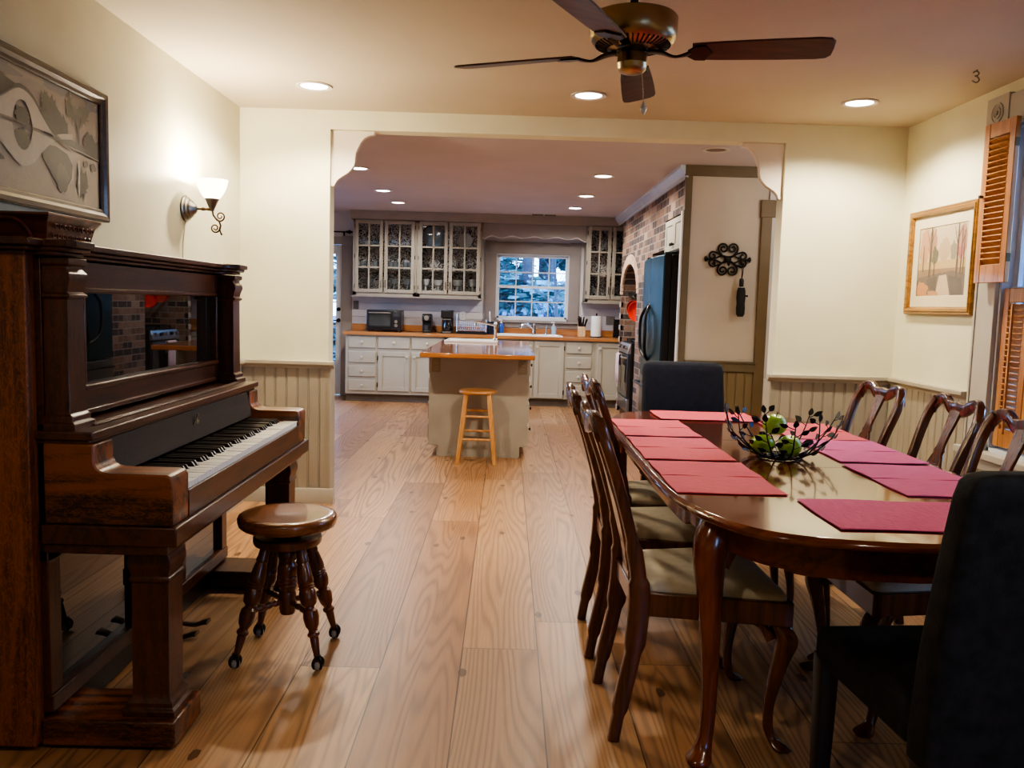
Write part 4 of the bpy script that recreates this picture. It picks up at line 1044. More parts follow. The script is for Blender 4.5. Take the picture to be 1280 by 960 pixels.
window('window_4_added', lambda a, d, z: (KXL-d, a, z), 8.9, 10.4, .6, 2.15, 4, 4, SASH, KTRIM)  # out of view, added to let more daylight into the kitchen
mb = MB(); mb.box(2.1, 2.2, 6.9, KB, 0, C); struct('wall_kitchen_right', mb, KWALL, smooth=0)
mb = MB(); mb.box(KXR, KXR+.1, 5.45, 7.0, 0, C); struct('wall_hall_right', mb, CREAM, smooth=0)
mb = MB(); mb.box(2.55, KXR+.1, 5.36, 5.46, 0, C); struct('wall_hall_near', mb, CREAM, smooth=0)
HW = pm('hall_wall', srgb(200,188,176), srgb(192,180,168), 3, .6, bump=.04)
HY = 6.92
mb = MB(); mb.box(1.43, 2.10, HY, HY+.05, 0, C); mb.box(2.92, KXR+.1, HY, HY+.12, 0, C); mb.box(2.10, 2.92, HY, HY+.12, 2.06, C); struct('wall_hall', mb, HW, smooth=0)
# hall end wall trim
mb = MB(); mb.box(1.398, 1.4115, HY-.012, HY+.05, 0, 2.10); struct('trim_%d' % tn, mb, WHITE, bevel=.002); tn += 1
mb = MB(); mb.box(1.405, 2.09, HY-.022, HY, 2.375, C); mb.box(1.405, 2.09, HY-.032, HY, 2.44, C); struct('trim_%d' % tn, mb, HTRIM, bevel=.004); tn += 1
mb = MB(); mb.box(1.412, 1.468, HY-.018, HY+.03, 0, 2.375); struct('trim_%d' % tn, mb, HTRIM, bevel=.003); tn += 1
mb = MB(); mb.box(1.468, 2.05, HY-.03, HY, .80, .885); mb.box(1.468, 2.05, HY-.04, HY, .868, .885); struct('trim_%d' % tn, mb, HTRIM, bevel=.003); tn += 1
mb = MB(); beadboard(mb, 1.468, 2.05, .05, .80, lambda a, d, z: (a, HY-d*.8, z)); struct('trim_%d' % tn, mb, pm('hall_wainscot', srgb(128,112,84), srgb(120,104,77), 4, .5), smooth=20); tn += 1
mb = MB(); basebd(mb, 1.44, 2.05, lambda a, d, z: (a, HY-d*.8, z)); struct('baseboard_hall', mb, HTRIM)
mb = MB(); mb.box(2.04, 2.125, HY-.03, HY, 0, 2.2); mb.box(2.03, 2.135, HY-.036, HY, 2.06, 2.2); mb.box(2.125, 2.92, HY-.025, HY, 2.06, 2.2); struct('trim_%d' % tn, mb, pm('hall_casing', srgb(118,98,70), srgb(108,90,63), 4, .5), bevel=.004); tn += 1
dm = wood('hall_door_wood', srgb(62,42,26), srgb(104,72,46), 'z', 5, .45, .1)
mb = MB(); mb.box(2.13, 2.90, HY+.01, HY+.05, .01, 2.055); hd = struct('door_2', mb, dm, bevel=.003)
for z in (.25, 1.05, 1.8):
    mb = MB(); mb.cyl(.008, z-.05, z+.05, 10, T(2.128, HY-.002, 0)); mb.build('door_hinge', IRON, hd)
mb = MB()
for z0, z1 in ((.2,.9),(1.05,1.9)): mb.box(2.25, 2.80, HY+.004, HY+.012, z0, z1)
mb.build('door_panel', dm, hd, bevel=.004)
ld = bpy.data.lights.new('hall_fill', 'POINT'); ld.energy = 9; ld.color = (1,.93,.86); ld.shadow_soft_size = .12  # hidden fill light added to brighten the hall wall
lo = bpy.data.objects.new('hall_fill', ld); COL.objects.link(lo); lo.location = (2.5, 5.95, 2.1)
# brick mass with arched niche
BXF = 1.43
arch = [(9.99+.63*math.cos(PI*i/24), 1.46+.36*math.sin(PI*i/24)) for i in range(25)]
poly = [(6.97,C),(6.97,2.10),(7.815,2.10),(7.815,1.84),(8.46,1.84),(8.46,0),(9.36,0)]+arch[::-1]+[(10.62,0),(10.70,0),(10.70,C)]
mb = MB(); mb.prism(poly, BXF, 2.08, 'x'); struct('wall_brick', mb, BRICK, smooth=0)
mb = MB(); mb.box(2.02, 2.08, 9.2, 10.7, 0, 1.9); struct('wall_niche_back', mb, pm('soot_brick', srgb(120,84,64), srgb(84,58,46), 14, .9), smooth=0)
# arch ring of radial bricks
mb = MB(); rk2 = random.Random(4)
for i in range(26):
    a0, a1 = PI*i/26+.008, PI*(i+1)/26-.008
    q = [(9.99+r1*math.cos(a), 1.46+r2*math.sin(a)) for a, r1, r2 in ((a0,.62,.352),(a1,.62,.352),(a1,.735,.465),(a0,.735,.465))]
    mb.prism(q, BXF-.008-rk2.uniform(0, .004), BXF+.02, 'x')
struct('trim_%d' % tn, mb, pm('arch_brick', srgb(226,196,170), srgb(196,160,134), 12, .85, bump=.3), bevel=.004); tn += 1
# quoin of bricks at the far jamb: long and short bricks standing proud
mb = MB()
for i in range(20):
    if i % 2: continue
    mb.box(BXF-.008, BXF+.03, 10.62, 10.70, .01+i*.072, .074+i*.072)
struct('trim_%d' % tn, mb, pm('pale_brick', srgb(214,196,184), srgb(184,160,146), 12, .85, bump=.3), bevel=.003); tn += 1
# crown along the brick, blue daylight tinted into its paint
CRB = pm('blue_lit_crown', srgb(206,216,228), srgb(198,208,220), 4, .25)
mb = MB(); mb.prism([(BXF,2.36),(BXF-.018,2.365),(BXF-.02,2.385),(BXF-.036,2.395),(BXF-.05,2.42),(BXF-.066,2.435),(BXF-.068,C),(BXF,C)], 6.9, KB-.33, 'y'); struct('trim_%d' % tn, mb, CRB, bevel=.002); tn += 1
# crown, soffit and scalloped valance across the back
UY = 11.09
mb = MB(); mb.prism([(UY+.02,2.345),(UY-.012,2.35),(UY-.02,2.37),(UY-.05,2.415),(UY-.055,C),(KB,C),(KB,2.345)], -2.06, 2.1, 'x'); struct('trim_%d' % tn, mb, KTRIM, bevel=.003); tn += 1
vp = [(-.352,2.345),(-.352,2.16)]
for i in range(61):
    x = -.32+1.30*i/60; t = abs(i/60-.5)*2
    z = 2.178+.014*math.cos((x-.33)*2*PI/.29)+(.0 if t < .86 else -.035*((t-.86)/.14))
    vp.append((x, z))
vp += [(1.01,2.14),(1.01,2.345)]
mb = MB(); mb.prism([(a, b) for a, b in vp], UY+.03, UY+.052, 'y'); struct('trim_%d' % tn, mb, KTRIM, bevel=.002); tn += 1
mb = MB(); vs = [(x, z) for x, z in vp[1:-1]]
for a, b in zip(vs, vs[1:]): mb.prism([(a[0],a[1]-.007),(b[0],b[1]-.007),(b[0],b[1]+.004),(a[0],a[1]+.004)], UY+.022, UY+.056, 'y')
struct('trim_%d' % tn, mb, pm('valance_edge_highlight', srgb(206,200,196), None, 4, .4)); tn += 1  # pale strip painting a highlight along the scalloped edge
# shiplap boards on the kitchen wall
mb = MB()
for i in range(4): mb.box(-2.1, K1X0-.17, KB-.010, KB, .985+i*.098, 1.078+i*.098)
for i in range(4): mb.box(K1X1+.17, 1.95, KB-.010, KB, .985+i*.098, 1.078+i*.098)
struct('trim_%d' % tn, mb, KWALL, bevel=.003); tn += 1
KW_C = pm('kitchen_casing', srgb(146,136,132), srgb(138,128,124), 4, .5)
BSASH = pm('white_sash', srgb(214,218,226), srgb(206,210,218), 4, .4)
window('window_1', lambda a, d, z: (a, KB+d, z), K1X0, K1X1, K1Z0, K1Z1, 4, 4, BSASH, KW_C, cw=.15, head=.15, fr=.03)
# ---- glazed back door at the left
DP = pm('door_paint', srgb(200,202,204), srgb(192,194,196), 4, .45)
mb = MB(); s = .085
mb.box(DX0+.01, DX0+s, KB+.03, KB+.07, .01, DZ1-.01); mb.box(DX1-s, DX1-.01, KB+.03, KB+.07, .01, DZ1-.01); mb.box(DX0+s, DX1-s, KB+.03, KB+.07, DZ1-.13, DZ1-.01); mb.box(DX0+s, DX1-s, KB+.03, KB+.07, .01, .3)
dr = struct('door_1', mb, DP, bevel=.004)
mb = MB(); mb.box(DX0+s, DX1-s, KB+.048, KB+.052, .3, DZ1-.13); mb.build('door_glass', PANE, dr, smooth=0)
mb = MB()
for i in range(1, 3): x = DX0+s+(DX1-DX0-2*s)*i/3; mb.box(x-.008, x+.008, KB+.04, KB+.06, .3, DZ1-.13)
for i in range(1, 5): z = .3+(DZ1-.43)*i/5; mb.box(DX0+s, DX1-s, KB+.04, KB+.06, z-.008, z+.008)
mb.build('door_muntins', DP, dr)
mb = MB(); mb.cyl(.028, -.012, 0, 16, T(DX1-.045, KB+.03, 1.02) @ Rx(PI/2) @ Rx(PI)); mb.tube([(DX1-.045, KB+.03, 1.02), (DX1-.045, KB-.02, 1.02)], .009, 8); mb.tube([(DX1-.045, KB-.02, 1.02), (DX1-.15, KB-.025, 1.015)], .008, 8); mb.build('door_handle', IRON, dr)
mb = MB(); mb.cyl(.026, 0, .018, 16, T(DX1-.045, KB+.03, 1.17) @ Rx(PI/2)); mb.build('door_deadbolt', IRON, dr)
mb = MB(); mb.box(DX1-.005, DX1+.14, KB-.022, KB, 0, DZ1); mb.box(DX0-.12, DX0+.005, KB-.022, KB, 0, DZ1); mb.box(DX0-.12, DX1+.14, KB-.022, KB, DZ1-.005, DZ1+.10); mb.box(DX1-.004, DX1+.145, KB-.03, KB, DZ1-.01, DZ1+.11)
mb.build('door_casing', KTRIM, dr, bevel=.003)
mb = MB(); mb.box(DX1-.012, DX1+.002, KB-.002, KB+.1, 0, DZ1); mb.build('door_jamb', WHITE, dr)
rod = thing('curtain_rod', 'black curtain rod with a scrolled finial over the back door', 'curtain rod', (-2.16, KB-.06, 2.20))
mb = MB(); mb.tube([(-1.05,0,0),(0,0,0)], .009, 8); mb.build('rod', IRON, rod)
mb = MB(); mb.sphere(.026, T(.03,0,0), 12); mb.sphere(.014, T(.062,0,0), 10); mb.lathe([(0,-.01),(.018,-.01),(.018,.0),(.01,.008)], 12, Ry(PI/2)); mb.build('finial', IRON, rod)
mb = MB(); mb.tube([(-.05,.058,-.03),(-.05,.03,-.035),(-.05,0,-.012)], .006, 6); mb.box(-.062,-.038,.052,.058,-.06,.0); mb.build('bracket', IRON, rod)

# ------------------------------------------------------------------ base cabinets
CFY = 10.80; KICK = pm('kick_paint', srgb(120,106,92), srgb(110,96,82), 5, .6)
KNOB = pm('cab_knob', srgb(206,196,178), srgb(196,186,168), 5, .35)
def knob(mb, x, y, z, r=.019, d=-1):
    mb.lathe([(0,.030),(r*.7,.028),(r,.022),(r*.95,.016),(r*.5,.011),(r*.42,0)], 14, T(x, y, z) @ Rx(PI/2))
def drawer_front(root, x0, x1, z0, z1, y=CFY, m=CAB):
    mb = MB(); mb.box(x0, x1, y-.018, y+.001, z0, z1); d = mb.build('drawer', m, root, bevel=.005)
    mb = MB(); knob(mb, (x0+x1)/2, y-.018, (z0+z1)/2); mb.build('knob', KNOB, d)
def panel_door(root, x0, x1, z0, z1, kx, kz, y=CFY, m=CAB, hx=None, name='door'):
    mb = MB(); s = .055
    mb.box(x0, x0+s, y-.018, y+.001, z0, z1); mb.box(x1-s, x1, y-.018, y+.001, z0, z1); mb.box(x0+s, x1-s, y-.018, y+.001, z0, z0+s); mb.box(x0+s, x1-s, y-.018, y+.001, z1-s, z1)
    mb.box(x0+s, x1-s, y-.008, y, z0+s, z1-s); 
    for a, b, c, d in ((x0+s, x1-s, z0+s, z0+s+.008), (x0+s, x1-s, z1-s-.008, z1-s), (x0+s, x0+s+.008, z0+s, z1-s), (x1-s-.008, x1-s, z0+s, z1-s)): mb.box(a, b, y-.012, y, c, d)
    d = mb.build(name, m, root, bevel=.003)
    mb = MB(); knob(mb, kx, y-.018, kz); mb.build('knob', KNOB, d)
    if hx is not None:
        for z in (z0+.08, z1-.08):
            mb = MB(); mb.box(hx-.006, hx+.006, y-.02, y-.003, z-.028, z+.028); mb.build('hinge', IRON, d)
def base_cab(label, x0, x1):
    t = thing('base_cabinet', label, 'cabinet', (0,0,0), 0, 'painted base cabinets along the back wall')
    mb = MB(); mb.box(x0+.001, x1-.001, CFY, KB-.03, .10, .858); mb.build('carcass', CAB, t, bevel=.001)
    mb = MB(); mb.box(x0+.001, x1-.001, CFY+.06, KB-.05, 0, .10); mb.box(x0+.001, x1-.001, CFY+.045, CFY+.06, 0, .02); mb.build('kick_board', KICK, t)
    return t
DZ = [(.695,.838),(.505,.648),(.325,.465),(.143,.282)]
t = base_cab('painted base cabinet of four drawers at the left end by the back door', -2.06, -1.652)
for z0, z1 in DZ: drawer_front(t, -2.017, -1.672, z0, z1)
t = base_cab('painted base cabinet with drawer over door below the toaster oven', -1.652, -1.222)
drawer_front(t, -1.637, -1.238, .695, .838); panel_door(t, -1.637, -1.238, .143, .648, -1.272, .59, hx=-1.644)
t = base_cab('painted base cabinet below the coffee makers, its right part behind the island', -1.222, -.80)
drawer_front(t, -1.206, -.815, .695, .838); panel_door(t, -1.206, -.815, .143, .648, -1.172, .59, hx=-.808)
dw = thing('dishwasher', 'black dishwasher front mostly hidden behind the island', 'dishwasher', (0,0,0))
mb = MB(); mb.box(-.795, -.205, CFY+.01, KB-.05, .10, .855); mb.build('body', BLACK, dw); mb = MB(); mb.box(-.79, -.21, CFY-.015, CFY+.01, .11, .74); mb.build('door', BLACK, dw, bevel=.004)
mb = MB(); mb.box(-.79, -.21, CFY-.018, CFY+.01, .745, .855); mb.build('control_panel', BLACK, dw, bevel=.004)
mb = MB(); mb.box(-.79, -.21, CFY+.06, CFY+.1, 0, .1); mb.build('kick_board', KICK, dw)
t = base_cab('painted sink base cabinet with two doors under the kitchen window', -.20, .757)
panel_door(t, -.18, .345, .11, .838, .31, .78); panel_door(t, .366, .742, .11, .838, .398, .765, hx=.75)
t = base_cab('painted base cabinet of four drawers right of the sink', .757, 1.137)
for z0, z1 in DZ: drawer_front(t, .778, 1.10, z0, z1)
t = base_cab('painted base cabinet with one tall door beside the brick wall', 1.137, 1.62)
panel_door(t, 1.176, 1.60, .11, .838, 1.205, .765)
# worktop with backsplash
wt = thing('countertop', 'long butcher block countertop along the back wall', 'countertop', (0,0,0))
mb = MB(); mb.box(-2.085, -.13, CFY-.045, KB-.002, .86, .90); mb.box(.72, 1.95, CFY-.045, KB-.002, .86, .90); mb.box(-.13, .72, CFY-.045, CFY+.03, .86, .90); mb.box(-.13, .72, 11.28, KB-.002, .86, .90); mb.build('worktop', COUNTER, wt, bevel=.004)
mb = MB(); mb.box(-2.085, 1.95, KB-.032, KB-.012, .90, .985); mb.build('backsplash', COUNTER, wt, bevel=.003)
# sink, tap
sk = thing('kitchen_sink', 'white drop in kitchen sink below the window', 'sink', (0,0,.90))
mb = MB(); sx0, sx1, sy0, sy1 = -.135, .725, CFY+.02, 11.29
def rr2(ins, z): return [(sx0+ins, sy0+ins, z), (sx1-ins, sy0+ins, z), (sx1-ins, sy1-ins, z), (sx0+ins, sy1-ins, z)]
mb.loft([rr2(0,.0005), rr2(0,.01), rr2(.008,.016), rr2(.035,.016), rr2(.04,.008), rr2(.055,-.03)], cap=False); mb.box(sx0+.055, sx1-.055, sy0+.055, sy1-.055, -.032, -.028); mb.build('basin', PORC, sk, bevel=.003)
tp = thing('kitchen_tap', 'curved chrome kitchen tap under the window', 'tap', (.365, 11.245, .917))
mb = MB(); mb.lathe([(0,0),(.034,0),(.03,.012),(.026,.05),(.03,.09),(.026,.125),(.012,.145),(0,.147)], 18); mb.build('tap_body', CHROME, tp)
mb = MB(); mb.tube(catmull([(0,-.01,.05),(-.05,-.04,.10),(-.11,-.07,.135),(-.16,-.09,.12),(-.185,-.10,.07)], 6), [.014]*24+[.012], 10); mb.build('spout', CHROME, tp)
sp = thing('side_spray', 'slim chrome side spray right of the curved tap', 'tap', (.53, 11.25, .917))
mb = MB(); mb.lathe([(0,0),(.02,0),(.018,.02),(.009,.03),(.009,.10),(.012,.115),(0,.12)], 12); mb.build('spray_head', CHROME, sp)
def pump(name, label, x, y, z, h, r, c):
    t = thing(name, label, 'soap bottle', (x, y, z)); m = pm('soap_'+label.split()[0], c, None, 5, .2)
    mb = MB(); mb.lathe([(0,0),(r,0),(r*1.02,.01),(r,h*.55),(r*.7,h*.68),(r*.35,h*.74),(r*.35,h*.78)], 18); mb.build('bottle', m, t)
    mb = MB(); mb.lathe([(0,h*.76),(r*.42,h*.76),(r*.42,h*.84),(r*.15,h*.85),(r*.15,h*.95),(0,h*.95)], 12); mb.box(-.035, .012, -.008, .008, h*.93, h); mb.build('pump', pm('pump_white', srgb(226,228,232), None, 5, .3), t)
pump('soap_bottle', 'blue soap pump bottle at the left edge of the sink', -.075, 11.32, .9005, .195, .034, srgb(60,100,190))
pump('soap_bottle', 'pale soap pump bottle at the right of the tap', .63, 11.32, .9005, .18, .036, srgb(170,196,224))
ck = thing('utensil_crock', 'dark utensil crock with a brush left of the sink', 'crock', (-.205, 11.2, .9005))
mb = MB(); mb.lathe([(0,0),(.052,0),(.056,.05),(.058,.165),(.052,.165),(.05,.02),(0,.02)], 20); mb.build('crock_body', pm('navy_crock', (.012,.016,.04), None, 5, .25), ck)
mb = MB(); mb.tube([(-.01,0,.03),(-.02,0,.2),(-.025,0,.30)], [.006,.006,.009], 8); mb.build('brush', PORC, ck)
# dish rack
dk = thing('dish_rack', 'wire dish rack on a black tray left of the island tap', 'dish rack', (-.45, 11.13, .9005))
mb = MB(); mb.box(-.21, .19, -.13, .13, 0, .014); mb.box(-.21, .19, -.13, -.12, .014, .03); mb.box(-.21, .19, .12, .13, .014, .03); mb.build('tray', BLACK, dk)
WIRE = pm('wire_metal', (.62,.63,.66), None, 6, .25, 1.)
mb = MB()
for z in (.05, .11, .17):
    mb.tube([(-.2,-.12,z),(.18,-.12,z),(.18,.12,z),(-.2,.12,z)], .0035, 6, closed=True)
for i in range(16):
    x = -.2+.38*i/15
    for y in (-.12, .12): mb.tube([(x, y, .04), (x, y, .17)], .002, 5)
    mb.tube([(x, -.12, .05), (x, .12, .05)], .002, 5)
for x, y in ((-.2,-.12),(.18,-.12),(-.2,.12),(.18,.12)): mb.tube([(x, y, .012), (x, y, .26 if x < 0 else .19)], .005, 6)
mb.build('wire_basket', WIRE, dk)
# toaster oven
to = thing('toaster_oven', 'black toaster oven on the left end of the countertop', 'toaster oven', (-1.60, 11.12, .9005))
mb = MB(); mb.box(-.225, .225, -.15, .17, .02, .28); mb.build('body', pm('toaster_dark', (.02,.019,.024), None, 6, .3), to, bevel=.012, seg=3)
mb = MB(); mb.box(-.205, .105, -.163, -.149, .045, .255); mb.build('door_frame', BLACK, to, bevel=.004)
OVG = pm('oven_glass', srgb(66,70,72), srgb(50,54,57), 4, .12, spec=.8)
mb = MB(); mb.box(-.185, .085, -.166, -.162, .075, .225); mb.build('door_glass', OVG, to, smooth=0)
mb = MB(); mb.tube([(-.19,-.162,.243),(-.19,-.19,.245),(.09,-.19,.245),(.09,-.162,.243)], .007, 8); mb.build('door_handle', STEEL, to)
mb = MB(); mb.box(.125, .195, -.153, -.149, .20, .255); mb.build('display', pm('lcd', (.05,.06,.07), None, 5, .1), to)
for z in (.135, .085):
    mb = MB(); mb.lathe([(0,.022),(.019,.022),(.022,.004),(.022,0)], 18, T(.16,-.15,z) @ Rx(PI/2)); mb.build('dial', STEEL, to)
for x in (-.19,.19):
    for y in (-.12,.13): mb = MB(); mb.cyl(.013, 0, .022, 10, T(x,y,0)); mb.build('foot', BLACK, to)
# pod coffee machine and drip coffee maker
pc = thing('pod_coffee_machine', 'small black pod coffee machine between toaster oven and drip maker', 'coffee machine', (-1.05, 11.15, .9005))
mb = MB(); mb.prism([(-.12,0),(.12,0),(.12,.22),(.06,.245),(-.10,.245),(-.125,.22),(-.125,.15),(-.06,.14),(-.06,.03),(-.12,.03)], -.06, .06, 'x'); mb.build('body', BLACK, pc, bevel=.012, seg=3)
mb = MB(); mb.cyl(.03, -.127, -.118, 20, T(0,0,.19) @ Rx(PI/2) @ Rx(PI)); mb.lathe([(0,.006),(.03,.004),(.032,0)], 20, T(0,-.125,.195) @ Rx(PI/2)); mb.build('brand_badge', STEEL, pc)
mb = MB(); mb.lathe([(0,0),(.028,0),(.034,.06),(.03,.062)], 16, T(0,-.09,.035)); mb.build('cup_stand', pm('cup_grey', (.05,.05,.055), None, 5, .3), pc)
dm_ = thing('drip_coffee_maker', 'tall black drip coffee maker left of the dish rack', 'coffee machine', (-.785, 11.15, .9005))
mb = MB(); mb.box(-.075, .075, -.12, .12, 0, .03); mb.box(-.075, .075, .03, .12, .03, .29); mb.box(-.08, .08, -.12, .12, .20, .30); mb.build('body', BLACK, dm_, bevel=.01, seg=3)
mb = MB(); mb.lathe([(0,.032),(.05,.032),(.062,.06),(.064,.10),(.05,.15),(.044,.175),(.04,.175)], 20, T(0,-.045,0)); mb.build('carafe', pm('dark_glass', (.02,.02,.022), None, 5, .05, spec=1.), dm_)
mb = MB(); mb.tube([(0,-.11,.15),(0,-.145,.14),(0,-.145,.08),(0,-.11,.065)], .008, 8); mb.build('carafe_handle', BLACK, dm_)
mb = MB(); mb.box(-.055, .055, -.1235, -.119, .006, .024); mb.box(-.055, .055, -.1235, -.119, .175, .19); mb.build('button_strip', pm('button_silver', (.45,.46,.48), None, 5, .3, 1.), dm_)
# cords on the counter
for lab, pts in (('black cord between toaster oven and pod coffee machine', [(-1.37,11.25,.91),(-1.30,11.22,.905),(-1.22,11.18,.905),(-1.13,11.22,.905)]), ('black cord between the pod machine and the drip coffee maker', [(-.99,11.2,.97),(-.95,11.2,.94),(-.91,11.18,.906),(-.86,11.2,.905)])):
    mb = MB(); mb.tube(catmull(pts, 6), .005, 6); o = mb.build('power_cord', BLACK); tag(o, lab, 'cord')
# knife block, paper towel, dark board
kb = thing('knife_block', 'pale wooden knife block with black handled knives', 'knife block', (.99, 11.15, .9005))
mb = MB(); mb.prism([(-.06,0),(.075,0),(.075,.05),(.02,.17),(-.05,.13)], -.05, .05, 'x'); mb.build('block', wood('maple', srgb(190,150,104), srgb(224,190,146), 'z', 5, .4), kb, bevel=.005)
for i, (x, y, a, l) in enumerate(((-.034,-.02,-.1,.13),(-.012,-.02,-.05,.15),(.012,-.02,.05,.14),(.034,-.02,.2,.12),(-.025,.01,-.1,.16),(.005,.012,.12,.15),(.03,.012,.3,.13))):
    mb = MB(); mb.loft([[(p, q, z) for p, q in rrect(.010, .014, .5, 2)] for z in (0, l*.5, l*.8, l)], M=T(x, y, .12) @ Rx(.35) @ Ry(a)); mb.build('knife_handle', BLACK, kb)
pt = thing('paper_towel_holder', 'roll of white paper towel standing right of the knife block', 'paper towel', (1.18, 11.12, .9005))
mb = MB(); mb.lathe([(.018,.012),(.07,.012),(.072,.02),(.072,.272),(.07,.28),(.018,.28)], 28); mb.build('paper_roll', PORC, pt, smooth=40)
mb = MB(); mb.lathe([(0,0),(.08,0),(.08,.01),(0,.012)], 24); mb.cyl(.007, .01, .30, 10); mb.sphere(.012, T(0,0,.305), 10); mb.build('holder', IRON, pt)
mb = MB(); mb.box(-.04, .04, -.01, .01, 0, .24); o = mb.build('cutting_board', BLACK, loc=(1.47, 11.30, .9005), bevel=.006); tag(o, 'black board standing on the counter at the brick edge', 'cutting board')
# switch plates and outlets on the kitchen wall
PLT = pm('dark_plate', srgb(128,122,116), srgb(118,112,106), 5, .4)
def plate(label, x, z, w=.07, h=.115, m=PLT, y=KB-.0105):
    t = thing('wall_outlet', label, 'outlet', (x, y, z)); mb = MB(); mb.box(-w/2, w/2, -.006, 0, -h/2, h/2); mb.build('cover_plate', m, t, bevel=.002)
    for s in (-1, 1):
        mb = MB(); mb.box(-.014, .014, -.009, -.005, s*.022-.013, s*.022+.013); mb.build('socket', m, t, bevel=.003)
        mb = MB(); mb.box(-.008, -.005, -.0095, -.0085, s*.022-.004, s*.022+.006); mb.box(.005, .008, -.0095, -.0085, s*.022-.004, s*.022+.006); 
        mb.build('slots', BLACK, t)
    return t
plate('dark switch plate above the left end of the countertop', -2.04, 1.235)
plate('white outlet plate right of the drip coffee maker', -.60, 1.13, m=PORC)
plate('grey outlet plate right of the paper towel roll', 1.40, 1.12, .12)

# ------------------------------------------------------------------ glazed wall cabinets
DAM, nt_, b_, _o = _new('damask_lining')
v_ = mapping(nt_, (1,1,.8)); n1_ = noise(nt_, v_, 17, 2, .5, 2.2)
L(nt_, ramp(nt_, n1_, [(.43, srgb(44,40,46)), (.46, srgb(236,230,226)), (.55, srgb(222,214,208)), (.575, srgb(48,44,50))]), b_.inputs['Base Color']); b_.inputs['Roughness'].default_value = .7
UCAB = pm('wall_cab_paint', srgb(158,149,134), srgb(152,143,128), 4, .45)
def wall_cab(label, x0, x1, z0, z1, doors, grp='glazed wall cabinets beside the kitchen window'):
    t = thing('wall_cabinet', label, 'cabinet', (0,0,0), 0, grp)
    mb = MB(); yb = KB-.012
    mb.box(x0, x0+.02, UY+.001, yb, z0, z1); mb.box(x1-.02, x1, UY+.001, yb, z0, z1); mb.box(x0, x1, UY+.001, yb, z0, z0+.02); mb.box(x0, x1, UY+.001, yb, z1-.02, z1)
    fx = [x0]+[d for dd in doors for d in dd]+[x1]
    mb.box(x0, doors[0][0]+.02, UY, UY+.02, z0, z1); mb.box(doors[-1][1]-.02, x1, UY, UY+.02, z0, z1)
    mb.box(x0, x1, UY, UY+.02, z0, z0+.055); mb.box(x0, x1, UY, UY+.02, z1-.045, z1)
    mb.build('carcass', UCAB, t, bevel=.002)
    mb = MB(); mb.box(x0+.02, x1-.02, yb-.012, yb-.002, z0+.02, z1-.02); mb.build('back_lining', DAM, t)
    for i in (1, 2):
        mb = MB(); z = z0+.03+(z1-z0-.06)*i/3; mb.box(x0+.02, x1-.02, UY+.04, yb-.014, z-.008, z+.004); mb.build('shelf', KTRIM, t)
    for k_, (a, b) in enumerate(doors):
        s = .045; A0, A1, Z0, Z1 = a, b, z0+.042, z1-.022
        mb = MB(); y0, y1 = UY-.02, UY-.001
        mb.box(A0, A0+s, y0, y1, Z0, Z1); mb.box(A1-s, A1, y0, y1, Z0, Z1); mb.box(A0+s, A1-s, y0, y1, Z0, Z0+s); mb.box(A0+s, A1-s, y0, y1, Z1-s, Z1)
        xm = (A0+A1)/2; mb.box(xm-.011, xm+.011, y0+.002, y1, Z0+s, Z1-s)
        for i in (1, 2): z = Z0+s+(Z1-Z0-2*s)*i/3; mb.box(A0+s, A1-s, y0+.002, y1, z-.011, z+.011)
        d = mb.build('cabinet_door', UCAB, t, bevel=.003)
        mb = MB(); mb.box(A0+s, A1-s, y1-.006, y1-.003, Z0+s, Z1-s); mb.build('pane', CABGLASS, d, smooth=0)
        kx = A1-.02 if k_ % 2 == 0 else A0+.02
        mb = MB(); mb.tube([(kx, y0, Z0+.07), (kx, y0-.02, Z0+.08), (kx, y0-.02, Z0+.15), (kx, y0, Z0+.16)], .005, 6); mb.build('pull', pm('bronze_pull', (.1,.075,.05), None, 5, .35, 1.), d)
        hx = A0-.004 if k_ % 2 == 0 else A1+.004
        for z in (Z0+.08, (Z0+Z1)/2, Z1-.08):
            mb = MB(); mb.box(hx-.005, hx+.005, y0+.004, y1, z-.025, z+.025); mb.build('hinge', IRON, d)
    return t
wall_cab('glazed wall cabinet at the left end above the toaster oven', -2.03, -1.198, 1.365, 2.36, [(-2.0,-1.638),(-1.62,-1.226)])
wall_cab('glazed wall cabinet next to the window holding the big plates', -1.196, -.352, 1.365, 2.36, [(-1.17,-.795),(-.777,-.37)])
wall_cab('glazed wall cabinet right of the window, half hidden by the brick wall', 1.012, 1.70, 1.36, 2.36, [(1.03,1.335),(1.352,1.685)])
mb = MB(); mb.box(-2.045, -.34, UY-.012, KB-.012, 1.347, 1.365); struct('trim_%d' % tn, mb, KTRIM, bevel=.003); tn += 1
mb = MB(); mb.box(1.0, 1.71, UY-.012, KB-.012, 1.342, 1.36); struct('trim_%d' % tn, mb, KTRIM, bevel=.003); tn += 1
# crockery behind the panes
SH = [1.3855, 1.3650+.03+.935/3+.0045, 1.365+.03+.935*2/3+.0045]
def plate_up(label, x, z, r, m):
    mb = MB(); mb.lathe([(0,.006),(r*.6,.006),(r*.68,.012),(r,.022),(r,.026),(r*.66,.017),(r*.58,.011),(0,.011)], 36, T(x, KB-.075, z+r*1.0) @ Rx(PI/2-.12)); o = mb.build('plate', m); tag(o, label, 'plate', 'plates and cups behind the cabinet glass')
GLP = pm('glass_blue', srgb(150,176,196), srgb(120,146,168), 5, .1, spec=.9)
def cup(label, x, y, z, r, h, m, g='plates and cups behind the cabinet glass', cat='cup'):
    mb = MB(); mb.lathe([(0,0),(r*.55,0),(r*.6,.008),(r*.9,h*.5),(r,h),(r*.94,h),(r*.82,h*.5),(r*.5,.012),(0,.012)], 18, T(x, y, z)); o = mb.build('cup', m); tag(o, label, cat, g)
